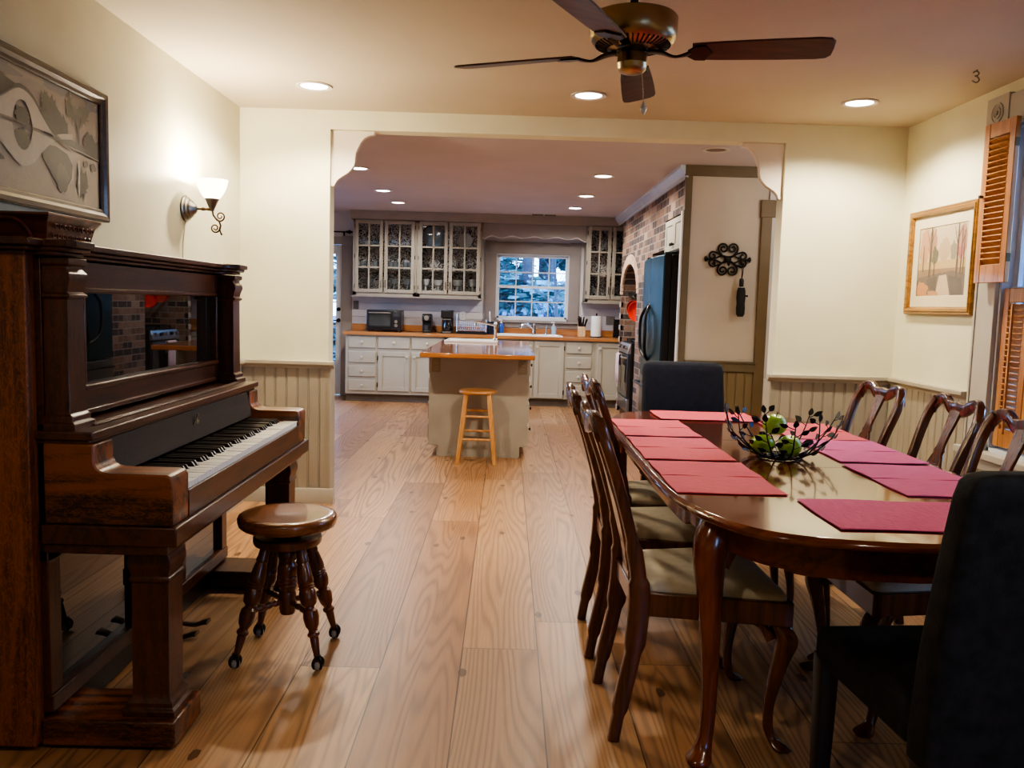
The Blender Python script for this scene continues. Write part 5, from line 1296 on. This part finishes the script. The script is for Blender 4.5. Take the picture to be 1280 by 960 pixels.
GLS = pm('clear_glassware', srgb(150,158,164), srgb(120,128,134), 6, .08, spec=.9)
mb = MB(); r = .145; mb.lathe([(0,0),(r*.62,0),(r*.7,.008),(r,.02),(r,.024),(r*.66,.013),(0,.006)], 40, T(-1.005, KB-.055, SH[2]+r*.96) @ Rx(PI/2-.12)); tag(mb.build('plate', GLP), 'large round blue glass plate standing upright behind the cabinet door', 'plate')
mb = MB(); r = .098; mb.lathe([(0,0),(r*.62,0),(r*.7,.006),(r,.016),(r,.02),(r*.66,.010),(0,.005)], 36, T(-.585, KB-.05, SH[2]+.010+r*.96) @ Rx(PI/2-.12)); tag(mb.build('plate', PORC), 'smaller white plate standing upright in the cabinet beside the window', 'plate')
gx = [(-1.93,'first'),(-1.86,'second'),(-1.76,'third'),(-1.70,'fourth'),(-1.56,'fifth'),(-1.49,'sixth'),(-1.36,'seventh'),(-1.30,'eighth')]
for x, o_ in gx: cup('clear glass tumbler on the middle shelf, %s from the left' % o_, x, 11.24, SH[1], .035, .105, GLS, 'glass tumblers on the middle shelf', 'glass')
for lab, x, r, h, m in (('grey bowl on the bottom shelf at the far left behind glass', -1.85, .07, .06, GLS), ('glass bowl on the bottom shelf, second from the left', -1.51, .06, .07, GLS), ('glass bowl on the bottom shelf, third from the left', -1.33, .065, .065, GLS),
                        ('white bowl on the bottom shelf under the blue plate', -1.09, .06, .075, PORC), ('white teacup bowl on the bottom shelf, right of the white bowl', -.92, .07, .07, PORC), ('white footed bowl on the bottom shelf below the white plate', -.67, .075, .08, PORC), ('white cup at the right end of the bottom shelf by the window', -.47, .055, .09, PORC)):
    z_ = SH[0]+(.12 if h < .2 else 0)
    st = thing('bowl', lab, 'bowl', (x, 11.24, SH[0])); mb = MB(); mb.lathe([(0,0),(r*.6,0),(r*.5,.05),(r*.18,.09),(r*.22,.13),(r*.7,.14),(r,.14+h),(r*.94,.14+h),(r*.6,.15),(0,.148)], 20); mb.build('bowl_body', m, st)
mb = MB(); mb.lathe([(0,0),(.028,0),(.032,.01),(.034,.055),(.03,.055),(.028,.01),(0,.01)], 16); tag(mb.build('mug', PORC, loc=(-1.03, 11.16, SH[0])), 'tiny white cup at the bottom of the plate cabinet', 'cup')
GRN = pm('green_glass', srgb(96,140,126), None, 5, .1, spec=.9)
for x, o_ in ((-.64,'left'),(-.43,'right')): cup('small green glass on the bottom shelf, the %s one' % o_, x, 11.15, SH[0], .032, .07, GRN, 'green glasses on the bottom shelf', 'glass')

# ------------------------------------------------------------------ kitchen island and its stool
IX0, IX1, IY0, IY1 = -.64, .20, 7.08, 9.12
isl = thing('kitchen_island', 'greige painted kitchen island with side drawers in the middle of the kitchen', 'kitchen island', (0,0,0))
mb = MB(); mb.box(IX0+.015, IX1-.015, IY0+.015, IY1, .09, .862); mb.box(IX0+.07, IX1-.07, IY0+.015, IY1-.05, 0, .09); mb.build('carcass', ISL, isl)
ep = [(IX0+.085,0),(IX1-.065,0),(IX1-.065,.095),(IX1,.095)]+[(IX1-.004,.11),(IX1,.13),(IX1,.862),(IX0,.862),(IX0,.13),(IX0+.004,.11),(IX0,.095),(IX0+.085,.095)]
mb = MB(); mb.prism(ep, IY0, IY0+.018, 'y'); mb.build('end_panel', ISL, isl, bevel=.002)
mb = MB(); mb.box(IX0+.086, IX1-.066, IY0-.006, IY0, .0, .025); mb.build('shoe_molding', ISL, isl)
SB = KNOB
for side, x in ((-1, IX0), (1, IX1)):
    for j, (y0, y1) in enumerate(((7.13,7.74),(7.78,8.40),(8.44,9.08))):
        for z0, z1 in ((.70,.84),(.50,.66),(.31,.46),(.13,.27)) if side > 0 or j < 1 else ((.70,.84),(.13,.66)):
            mb = MB(); xa, xb = sorted((x-side*.015, x+side*.012)); mb.box(xa, xb, y0, y1, z0, z1); d = mb.build('side_drawer', CAB if side > 0 else ISL, isl, bevel=.006)
            mb = MB(); mb.lathe([(0,.026),(.012,.024),(.014,.018),(.006,.01),(.006,0)], 12, T(x+side*.012, (y0+y1)/2, (z0+z1)/2) @ Ry(side*PI/2)); mb.build('knob', IRON, d)
for x in (-.585, .145):
    mb = MB(); mb.box(x-.038, x+.038, IY0-.006, IY0, .715, .835); o = mb.build('outlet', pm('outlet_brown', srgb(150,136,112), None, 5, .4), isl, bevel=.002)
    for s in (-1, 1):
        mb = MB(); mb.box(x-.016, x+.016, IY0-.009, IY0-.005, .775+s*.026-.015, .775+s*.026+.015); mb.build('socket', pm('socket_pale', srgb(166,152,128), None, 5, .4), o, bevel=.003)
        mb = MB(); mb.box(x-.008, x-.005, IY0-.0098, IY0-.0085, .775+s*.026-.005, .775+s*.026+.007); mb.box(x+.005, x+.008, IY0-.0098, IY0-.0085, .775+s*.026-.005, .775+s*.026+.007); mb.build('slots', BLACK, o)
itop = thing('island_countertop', 'glossy butcher block top overhanging the near end of the island', 'countertop', (0,0,0))
mb = MB(); mb.box(-.685, .232, 6.66, 9.24, .864, .902); mb.build('worktop', ICOUNT, itop, bevel=.008, seg=3)
isk = thing('island_sink', 'white prep sink set in the far end of the island', 'sink', (-.36, 8.83, .9025))
mb = MB()
def rr3(i, z): return [(-.27+i,-.26+i,z),(.27-i,-.26+i,z),(.27-i,.26-i,z),(-.27+i,.26-i,z)]
mb.loft([rr3(0,0),rr3(0,.014),rr3(.008,.02),rr3(.035,.02),rr3(.042,.008)], cap=False); mb.box(-.23,.23,-.22,.22,.002,.008); mb.build('basin', PORC, isk, bevel=.003)
itp = thing('island_tap', 'brushed nickel tap with a long level spout on the island', 'tap', (-.115, 8.80, .9225))
NICK = pm('nickel', (.66,.6,.52), (.58,.52,.45), 5, .25, 1.)
itp.location.z = .903
mb = MB(); mb.lathe([(0,.02),(.026,.02),(.024,.032),(.016,.04),(.015,.12),(.02,.13),(.02,.165),(.024,.17),(.022,.20),(.012,.215),(0,.216)], 18, T(0,0,0)); mb.build('tap_body', NICK, itp)
mb = MB(); mb.tube(catmull([(0,0,.175),(-.06,0,.185),(-.14,0,.20),(-.19,0,.205),(-.21,0,.19),(-.212,0,.165)], 6), .0105, 10); mb.build('spout', NICK, itp)
bs = thing('wooden_stool', 'pale wooden bar stool with round seat at the near end of the island', 'stool', (-.222, 6.88, 0))
mb = MB(); mb.lathe([(0,.565),(.14,.565),(.152,.570),(.156,.580),(.152,.592),(.14,.597),(.07,.594),(0,.592)], 36); mb.build('seat', wood('stool_seat_pine', srgb(170,110,56), srgb(214,160,98), 'x', 5, .3, .3), bs, smooth=40)
lp = []
for sx in (-1, 1):
    for sy in (-1, 1):
        mb = MB(); p0, p1 = Vector((sx*.092, sy*.085, .572)), Vector((sx*.152, sy*.15, 0)); lp.append((p0, p1))
        a = Vector((.0165,0,0)); b = Vector((0,.0165,0))
        mb.loft([[tuple(p+a*s1*k_+b*s2*k_) for s1, s2 in ((-1,-1),(1,-1),(1,1),(-1,1))] for p, k_ in ((p1, .95), (p0, 1.1))]); mb.build('leg', PINE_L, bs, bevel=.004)
def at(i, z): p0, p1 = lp[i]; return p1.lerp(p0, z/.572)
for i, j, z in ((0,2,.20),(1,3,.235),(0,1,.15),(2,3,.15),(0,2,.385),(1,3,.41),(0,1,.33),(2,3,.33)):
    mb = MB(); mb.tube([at(i, z), at(j, z)], .0105, 8); mb.build('rung', PINE_L, bs)

# ------------------------------------------------------------------ fridge, over cabinet, stove
fr = thing('refrigerator', 'black sided french door refrigerator in the brick wall', 'refrigerator', (0,0,0))
FY0, FY1 = 7.36, 8.41
mb = MB(); mb.box(1.42, 2.07, FY0, FY1, .03, 1.775); mb.build('body', pm('fridge_black', (.012,.010,.010), (.008,.007,.007), 40, .5, bump=.25, bscale=300), fr, bevel=.006)
FDM = pm('fridge_door_steel', (.035,.09,.112), (.025,.07,.09), 3, .34, .8, stretch=(1,1,.1))
FDS = pm('freezer_steel', (.3,.3,.31), (.25,.25,.26), 3, .3, .9, stretch=(1,1,.1))
def fdoor(name, y0, y1, z0, z1, m):
    mb = MB(); n = 10; out = [(1.412, y0), (1.372, y0)]
    for i in range(n+1):
        y = y0+(y1-y0)*i/n; g = (y-FY0)/(FY1-FY0); out.append((1.347-.022*math.sin(PI*g), y))
    out += [(1.372, y1), (1.412, y1)]
    mb.prism(out, z0, z1, 'z'); return mb.build(name, m, fr, bevel=.005, smooth=30)
ym = (FY0+FY1)/2
SIDEB = MATS['fridge_black']
d1 = fdoor('fridge_door', FY0, ym-.003, 0.66, 1.77, FDM); d2 = fdoor('fridge_door', ym+.003, FY1, 0.66, 1.77, FDM); d3 = fdoor('freezer_drawer', FY0, FY1, .05, .65, FDS)
for d, y in ((d1, FY0), (d2, FY1)):
    mb = MB(); mb.box(1.357, 1.413, y-.0025, y+.0025, 0.66, 1.77); mb.build('door_edge', SIDEB, d)
mb = MB(); mb.box(1.357, 1.413, FY0-.0025, FY0+.0025, .05, .65); mb.build('door_edge', SIDEB, d3)
for d, s in ((d1, -1), (d2, 1)):
    y = ym+s*.03
    mb = MB(); P = catmull([(1.33,y-s*.012,1.33),(1.295,y+s*.05,1.28),(1.272,y+s*.10,1.2),(1.270,y+s*.115,1.06),(1.274,y+s*.095,.93),(1.295,y+s*.04,.86),(1.33,y-s*.012,.82)], 5)
    mb.sweep(P, rrect(.014, .012, .6, 2), up=(0,1,0)); mb.build('handle', BLACK, d)
mb = MB(); P = catmull([(1.33,FY0+.12,.58),(1.272,FY0+.14,.585),(1.267,ym,.59),(1.272,FY1-.14,.585),(1.33,FY1-.12,.58)], 5); mb.tube(P, .012, 8); mb.build('handle', BLACK, d3)
mb = MB(); mb.box(1.334, 1.34, 7.60, 7.635, 1.53, 1.61); mb.build('paper_magnet', PORC, d1); mb = MB(); mb.cyl(.012, 0, .008, 12, T(1.34, 7.66, 1.66) @ Ry(-PI/2)); mb.build('round_magnet', BLACK, d1)
for y in (FY0+.06, FY1-.06):
    mb = MB(); mb.box(1.362, 1.472, y-.03, y+.03, 1.772, 1.795); mb.build('hinge_cover', BLACK, fr, bevel=.004)
mb = MB(); mb.box(1.432, 2.0, FY0+.03, FY1-.03, 0, .03); mb.build('base_grille', BLACK, fr)
oc = thing('wall_cabinet', 'small painted two door cabinet above the refrigerator', 'cabinet', (0,0,0))
mb = MB(); mb.box(1.446, 2.0, 6.98, 7.805, 1.80, 2.095); mb.build('carcass', CAB, oc)
for k_, (y0, y1) in enumerate(((6.99,7.388),(7.398,7.795))):
    mb = MB(); s = .05; z0, z1 = 1.81, 2.085; x0, x1 = 1.427, 1.445
    mb.box(x0, x1, y0, y0+s, z0, z1); mb.box(x0, x1, y1-s, y1, z0, z1); mb.box(x0, x1, y0+s, y1-s, z0, z0+s); mb.box(x0, x1, y0+s, y1-s, z1-s, z1); mb.box(x0+.009, x1, y0+s, y1-s, z0+s, z1-s); d = mb.build('cabinet_door', CAB, oc, bevel=.003)
    ky = y1-.03 if k_ == 0 else y0+.03
    mb = MB(); mb.lathe([(0,.03),(.012,.028),(.016,.02),(.008,.011),(.007,0)], 14, T(x0, ky, z0+.05) @ Ry(-PI/2)); mb.build('knob', IRON, d)
sv = thing('stove', 'black and steel gas stove standing in the arched brick niche', 'stove', (0,0,0))
SY0, SY1, SXF = 9.40, 10.16, 1.37
mb = MB(); mb.box(SXF+.03, 2.0, SY0, SY1, .03, .895); mb.build('body', BLACK, sv, bevel=.003)
mb = MB(); mb.box(SXF-.005, SXF+.03, SY0, SY1, .13, .275); mb.build('drawer', STEEL, sv, bevel=.004)
mb = MB(); mb.box(SXF-.008, SXF+.03, SY0, SY1, .29, .77); od = mb.build('oven_door', pm('oven_door_dark', (.035,.035,.04), None, 5, .2, spec=.8), sv, bevel=.004)
mb = MB(); mb.box(SXF-.010, SXF-.007, SY0+.1, SY1-.1, .36, .66); mb.build('oven_window', pm('oven_black_glass', (.01,.01,.012), None, 5, .05, spec=1.), od)
mb = MB(); mb.tube([(SXF-.008,SY0+.06,.735),(SXF-.05,SY0+.06,.74),(SXF-.05,SY1-.06,.74),(SXF-.008,SY1-.06,.735)], .011, 8); mb.build('oven_handle', STEEL, od)
mb = MB(); mb.prism([(SXF+.03,.785),(SXF-.012,.785),(SXF-.012,.80),(SXF+.02,.895),(SXF+.03,.895)], SY0, SY1, 'y'); mb.build('control_panel', STEEL, sv, bevel=.003)
for i in range(5):
    y = SY0+.09+(SY1-SY0-.18)*i/4
    mb = MB(); mb.lathe([(0,.035),(.016,.035),(.02,.006),(.022,0)], 14, T(SXF+.004, y, .845) @ Ry(-PI/2+.32)); mb.build('knob', BLACK if i % 2 else STEEL, sv)
mb = MB(); mb.box(SXF+.03, 2.0, SY0, SY1, .895, .905); mb.build('cooktop', BLACK, sv)
for yy in (SY0+.19, SY1-.19):
    mb = MB()
    for x in (1.46, 1.62, 1.78, 1.92): mb.box(x-.006, x+.006, yy-.16, yy+.16, .925, .937); mb.box(x-.006, x+.006, yy-.16, yy-.148, .905, .93); mb.box(x-.006, x+.006, yy+.148, yy+.16, .905, .93)
    for y in (yy-.155, yy, yy+.155): mb.box(1.45, 1.93, y-.006, y+.006, .925, .937)
    mb.build('burner_grate', IRON, sv)
for xx in (1.45, 1.95):
    for yy in (SY0+.05, SY1-.05): mb = MB(); mb.cyl(.015, 0, .032, 8, T(xx, yy, 0)); mb.build('foot', BLACK, sv)
tw = thing('tea_towel', 'pink and white tea towel hanging on the stove handle', 'towel', (SXF-.052, 9.80, .755))
TW, nt_, b_, _o = _new('striped_towel')
tc_ = N(nt_, 'ShaderNodeTexCoord'); sp_ = N(nt_, 'ShaderNodeSeparateXYZ'); L(nt_, tc_.outputs['Object'], sp_.inputs[0])
w_ = math_(nt_, 'SINE', math_(nt_, 'MULTIPLY', sp_.outputs[1], 62.0)); w_ = math_(nt_, 'MULTIPLY_ADD', w_, .5, .5)
L(nt_, ramp(nt_, w_, [(.3, srgb(226,206,204)), (.5, srgb(206,150,150)), (.8, srgb(222,190,190))]), b_.inputs['Base Color']); b_.inputs['Roughness'].default_value = .9
rings = []
for fr_ in ((-.012,-.33),(-.014,-.2),(-.016,-.08),(-.016,0),(-.008,.014),(.006,.014),(.014,0),(.014,-.12)):
    rings.append([(fr_[0]+.008*math.sin(i*1.4)*(1 if fr_[0] < 0 else -.5)*min(1, abs(fr_[1])*5), (-.12+.24*i/14)*(1+.12*abs(fr_[1])), fr_[1]) for i in range(15)])
mb = MB(); m_n = 15
mb.add([p for r in rings for p in r], [(a*m_n+i, a*m_n+i+1, (a+1)*m_n+i+1, (a+1)*m_n+i) for a in range(len(rings)-1) for i in range(m_n-1)])
o = mb.build('towel_cloth', TW, tw, smooth=60, normals=False); md = o.modifiers.new('solid', 'SOLIDIFY'); md.thickness = .004
# pot rail and red pan in the niche
rl = thing('pot_rail', 'dark iron pot rail across the brick niche above the stove', 'rail', (1.52, 9.99, 1.475))
mb = MB(); mb.tube([(0,-.60,0),(0,.60,0)], .012, 8); mb.tube([(.06,-.60,.0),(.06,.60,.0)], .01, 8)
mb.build('rail_bar', IRON, rl)
mb = MB()
for y in (.52, .3, .1, -.1, -.35): mb.tube([(0,y,.012),(-.02,y,.0),(-.012,y,-.03),(.004,y,-.05),(.016,y,-.035)], .004, 6)
mb.build('rail_hooks', IRON, rl)
REDP = pm('red_enamel', srgb(226,58,30), srgb(206,44,22), 5, .25)
rp_ = thing('red_pan', 'orange red pan hanging from the pot rail in the brick niche', 'pan', (1.49, 9.53, 1.262))
mb = MB(); mb.lathe([(0,0),(.09,0),(.112,.03),(.116,.055),(.111,.055),(.104,.03),(.087,.008),(0,.008)], 32, Rz(.9) @ Ry(-PI/2)); mb.build('pan_body', REDP, rp_)
mb = MB(); P = catmull([(0,0,.105),(0,0,.15),(0,0,.185)], 4); mb.tube(P, .009, 8); mb.tube([(0,.014*math.cos(2*PI*i/10),.195+.012*math.sin(2*PI*i/10)) for i in range(10)], .004, 6, closed=True); mb.build('pan_handle', IRON, rp_)
rp2 = thing('red_pan', 'small red lidded pan hanging left of the larger red pan', 'pan', (1.50, 9.93, 1.30))
mb = MB(); mb.lathe([(0,0),(.075,0),(.09,.02),(.092,.04),(.087,.04),(.08,.015),(0,.008)], 26, Rz(.9) @ Ry(-PI/2)); mb.build('pan_body', pm('dull_red', srgb(176,60,40), srgb(150,48,32), 5, .3), rp2)
mb = MB(); mb.tube([(0,0,.085),(0,0,.14)], .007, 8); mb.tube([(0,.012*math.cos(2*PI*i/10),.15+.012*math.sin(2*PI*i/10)) for i in range(10)], .004, 6, closed=True); mb.build('pan_handle', IRON, rp2)

# ------------------------------------------------------------------ iron scroll rack and umbrella on the hall wall
orn = thing('scroll_hook_rack', 'black wrought iron scroll coat rack on the hall wall', 'hook rack', (1.783, HY-.001, 1.716))
mb = MB(); yo = -.014
def sp2(cx, cz, r0, r1, a0, a1, n=20): return [(cx+(r0+(r1-r0)*i/n)*math.cos(a0+(a1-a0)*i/n), yo, cz+(r0+(r1-r0)*i/n)*math.sin(a0+(a1-a0)*i/n)) for i in range(n+1)]
for sx in (-1, 1):
    for sz in (-1, 1):
        f = lambda pts: [(sx*x, y, sz*z) for x, y, z in pts]
        P = [(.012,yo,.012),(.045,yo,.03),(.075,yo,.062)]+sp2(.038,.088,.043,.010,-.1,PI*2.9)
        mb.tube(f(P), .0075, 7)
        P = [(.02,yo,.012),(.07,yo,.045),(.11,yo,.058)]+sp2(.122,.026,.034,.010,PI*.55,-PI*1.6)
        mb.tube(f(P), .0075, 7)
        mb.tube(f([(.05,yo,.03),(.115,yo,.0)]), .007, 6); mb.tube(f([(.0,yo,.02),(.05,yo,.03)]), .007, 6)
    mb.sphere(.013, T(sx*.168,yo,0), 10); 
    for a in (-.8, 0, .8): mb.sphere(.011, T(sx*(.168+.014*math.cos(a)), yo, .016*math.sin(a)), 8)
    mb.tube([(sx*.11,yo,0),(sx*.165,yo,0)], .007, 6)
mb.lathe([(0,0),(.018,0),(.012,.008),(0,.01)], 12, T(0,yo-.002,0) @ Rx(PI/2)); mb.box(-.03, .03, yo, 0, -.02, .02)
mb.build('scrollwork', IRON, orn)
for sx in (-1, 0, 1):
    mb = MB(); mb.tube(catmull([(sx*.115,yo,-.02),(sx*.115,yo-.02,-.045),(sx*.115,yo-.045,-.05),(sx*.115,yo-.055,-.03)], 4), .006, 7); mb.build('hook', IRON, orn)
ub = thing('folded_umbrella', 'black folded umbrella hanging by its strap from the scroll rack', 'umbrella', (1.898, HY-.062, 1.66))
UBM = pm('umbrella_cloth', (.012,.011,.014), (.006,.006,.008), 30, .7, bump=.4)
mb = MB(); mb.tube([(0,.012,.012),(.006,.012,-.01),(.003,.008,-.06),(-.004,.002,-.10)], .004, 6); mb.tube([(0,.012,.012),(-.006,.012,-.01),(-.004,.008,-.06),(-.008,.002,-.10)], .003, 6); mb.build('wrist_strap', UBM, ub)
mb = MB(); mb.lathe([(0,-.095),(.014,-.097),(.019,-.11),(.019,-.155),(.016,-.165),(0,-.166)], 14, T(-.006,0,0)); mb.build('handle', BLACK, ub)
mb = MB(); mb.lathe([(0,-.164),(.022,-.165),(.022,-.17),(0,-.171)], 14, T(-.006,0,0)); mb.build('collar', CHROME, ub)
mb = MB(); rings = []
for z, r in ((-.17,.026),(-.2,.032),(-.25,.035),(-.30,.031),(-.34,.034),(-.385,.031),(-.405,.02)):
    rings.append([((r*(1+.14*math.cos(5*t+z*9)))*math.cos(t)-.002, (r*.8)*math.sin(t), z) for t in [2*PI*i/30 for i in range(30)]])
mb.loft(rings); mb.box(.03, .05, -.01, 0, -.245, -.23); mb.build('folded_canopy', UBM, ub, smooth=50)
# ceiling register in the kitchen
vt = thing('ceiling_vent', 'slotted ceiling vent near the kitchen window', 'vent', (.44, 10.93, C-.001))
mb = MB(); mb.box(-.17, .17, -.06, .06, -.006, 0); mb.build('vent_frame', TRIMR, vt, bevel=.002)
mb = MB()
for i in range(2):
    for j in range(7): mb.box(-.155+.16*i, -.01+.16*i, -.05+j*.0145, -.042+j*.0145, -.008, -.0055)
mb.build('vent_slots', pm('vent_dark', (.03,.03,.035), None, 5, .6), vt)

# ------------------------------------------------------------------ outdoors
GR = pm('winter_lawn', srgb(66,74,92), srgb(100,102,104), 1.2, .95)
mb = MB()
n = 24
vs = [(-30+60*i/n, 11.7+50*j/n, -.55+.9*max(0, j/n-.2)+.15*math.sin(i*1.3)*math.cos(j*.9)) for j in range(n+1) for i in range(n+1)]
mb.add(vs, [(j*(n+1)+i, j*(n+1)+i+1, (j+1)*(n+1)+i+1, (j+1)*(n+1)+i) for j in range(n) for i in range(n)]); mb.box(-30, -3.6, -20, 11.7, -.7, -.55); mb.box(2.75, 30, -20, 11.7, -.7, -.55); mb.box(-3.6, 2.75, -30, -1.6, -.7, -.55)
o = struct('ground', mb, GR, smooth=60)
BARK = pm('bark', srgb(92,84,84), srgb(58,52,54), 6, .9, bump=.5, stretch=(1,1,.2))
def tree(label, x, y, h, r, fol, seed, ever=True, cnt=900):
    rg = random.Random(seed); t = thing('tree', label, 'tree', (x, y, -.4), 0, 'trees outside the kitchen window')
    mb = MB(); mb.tube([(0,0,-.3),(.03,0,h*.3),(-.05,.05,h*.6),(0,0,h)], [r*1.2,r,r*.7,r*.2], 9)
    br = []
    for i in range(34 if ever else 22):
        z = h*(rg.uniform(.04, .92) if ever else rg.uniform(.25, .92)); a = rg.uniform(0, 2*PI); ln = (h-z)*.32+.5; ln *= rg.uniform(.7, 1.2)
        e = Vector((math.cos(a)*ln, math.sin(a)*ln, z+ln*(-.1 if ever else .55))); b = Vector((0,0,z)); mid = b.lerp(e, .5)+Vector((rg.uniform(-.1,.1), rg.uniform(-.1,.1), .08))
        mb.tube([b, mid, e], [r*.22, r*.13, r*.05], 5); br.append((b, mid, e))
        if not ever:
            for q in range(5):
                s = b.lerp(e, rg.uniform(.3, 1)); f_e = s+Vector((rg.uniform(-.5,.5), rg.uniform(-.5,.5), rg.uniform(.1,.6))); mb.tube([s, f_e], [r*.07, r*.03], 4)
    mb.build('trunk', BARK, t)
    if cnt:
        mb = MB()
        for i in range(int(cnt*5)):
            b, mid, e = rg.choice(br); p = b.lerp(e, rg.uniform(.15, 1.05))+Vector((rg.gauss(0,.16), rg.gauss(0,.16), rg.gauss(-.05,.12)))
            M = T(*p) @ Rz(rg.uniform(0, 6.28)) @ Rx(rg.uniform(-.9, .9)); s = rg.uniform(.06, .17)
            mb.add([(-s,-s*.35,0),(s,-s*.35,0),(s*1.2,s*.35,-.03),(-s,s*.35,0)], [(0,1,2,3)], M)
        o = mb.build('foliage', fol, t, smooth=0, normals=False)
F1 = pm('fir_needles', srgb(96,142,134), srgb(56,94,94), 3, .8); F2 = pm('pale_needles', srgb(126,168,160), srgb(84,126,126), 3, .8)
tree('fir tree with its trunk showing in the middle panes of the window', .42, 19.0, 9, .13, F2, 3, cnt=2600)
tree('fir tree behind the left panes of the window', -1.3, 21, 10, .17, F2, 5, cnt=3000)
tree('fir tree behind the upper middle panes of the window', 1.0, 24, 11, .17, F1, 6, cnt=3000)
tree('fir tree at the right edge of the window', 2.6, 20, 9, .15, F2, 8, cnt=3000)
tree('bare slender tree right of the window centre', .95, 18.5, 6, .05, F1, 9, ever=False, cnt=0)
tree('bare slender tree in the left panes of the window', -.9, 15.2, 5, .05, F1, 12, ever=False, cnt=0)
tree('bare sapling close to the right panes of the window', .85, 14.6, 4, .035, F1, 14, ever=False, cnt=0)
tree('fir tree seen through the back door', -4.2, 19, 9, .2, F2, 15, cnt=2400)
tree('fir tree far behind the window centre', -.2, 30, 12, .2, F2, 16, cnt=3400)
tree('far fir tree on the left behind the window', -3.0, 30, 12, .2, F1, 17, cnt=3000)
tree('far fir tree on the right behind the window', 3.6, 31, 12, .2, F1, 18, cnt=3000)
TWIG = pm('frosted_twig', srgb(104,112,136), srgb(62,70,90), 5, .8)
def shrub(label, x, y, r, h, seed):
    rg = random.Random(seed); t = thing('shrub', label, 'shrub', (x, y, -.55), 0, 'bare shrubs outside the kitchen window')
    mb = MB(); tips = []
    for i in range(46):
        a = rg.uniform(0, 2*PI); q = rg.uniform(.2, 1); e = Vector((math.cos(a)*r*q, math.sin(a)*r*q, h*rg.uniform(.6, 1.05))); m = Vector((e.x*.35, e.y*.35, e.z*.55))
        mb.tube([(e.x*.05, e.y*.05, 0), m, e], [.016, .010, .004], 4); tips.append((m, e))
        for k in range(4):
            p = m.lerp(e, rg.uniform(.1, .9)); mb.tube([p, p+Vector((rg.uniform(-.25,.25), rg.uniform(-.25,.25), rg.uniform(.05,.35)))], [.006, .003], 3)
    mb.build('twigs', TWIG, t)
    mb = MB()
    for i in range(260):
        m, e = rg.choice(tips); p = m.lerp(e, rg.uniform(.2, 1.1)); s = rg.uniform(.02, .05)
        mb.add([(-s,-s,0),(s,-s,0),(s,s,0),(-s,s,0)], [(0,1,2,3)], T(*p) @ Rz(rg.uniform(0,6)) @ Rx(rg.uniform(0,3)))
    mb.build('leaves', pm('shrub_leaf', srgb(110,136,146), srgb(70,92,104), 4, .8), t, smooth=0, normals=False)
shrub('bare frosted shrub low in the left window panes', -.35, 14.2, .8, 1.7, 41)
shrub('bare frosted shrub low in the middle window panes', .45, 16.4, .9, 1.6, 42)
shrub('bare frosted shrub low in the right window panes', 1.3, 15.6, .9, 1.9, 43)
# ------------------------------------------------------------------ daylight
W = bpy.data.worlds.new('overcast_sky'); S.world = W; W.use_nodes = True
nt = W.node_tree; nt.nodes.clear(); wo = N(nt, 'ShaderNodeOutputWorld'); bg = N(nt, 'ShaderNodeBackground'); L(nt, bg.outputs[0], wo.inputs[0])
tc = N(nt, 'ShaderNodeTexCoord'); sp_ = N(nt, 'ShaderNodeSeparateXYZ'); L(nt, tc.outputs['Generated'], sp_.inputs[0])
L(nt, ramp(nt, sp_.outputs[2], [(0, srgb(160,200,245)), (.5, srgb(104,164,250)), (1, srgb(84,148,252))]), bg.inputs['Color']); bg.inputs['Strength'].default_value = P_SKY
def portal(x, y, z, sx, sy, rot):
    ld = bpy.data.lights.new('daylight_portal', 'AREA'); ld.shape = 'RECTANGLE'; ld.size = sx; ld.size_y = sy; ld.cycles.is_portal = True
    o = bpy.data.objects.new('daylight_portal', ld); COL.objects.link(o); o.location = (x, y, z); o.rotation_euler = rot
portal(.33, KB+.16, 1.54, 1.0, .9, (-PI/2, 0, 0)); portal((DX0+DX1)/2, KB+.16, 1.1, .8, 1.9, (-PI/2, 0, 0))
portal(2.62, 3.72, 1.44, 1.0, 1.62, (PI/2, 0, PI/2)); portal(1.96, -1.44, 1.47, .68, 1.25, (PI/2, 0, 0)); portal(KXL-.14, 9.65, 1.37, 1.5, 1.55, (PI/2, 0, -PI/2))
S.view_settings.view_transform = 'AgX'
S.view_settings.look = 'AgX - Medium High Contrast'
S.view_settings.exposure = EXPO
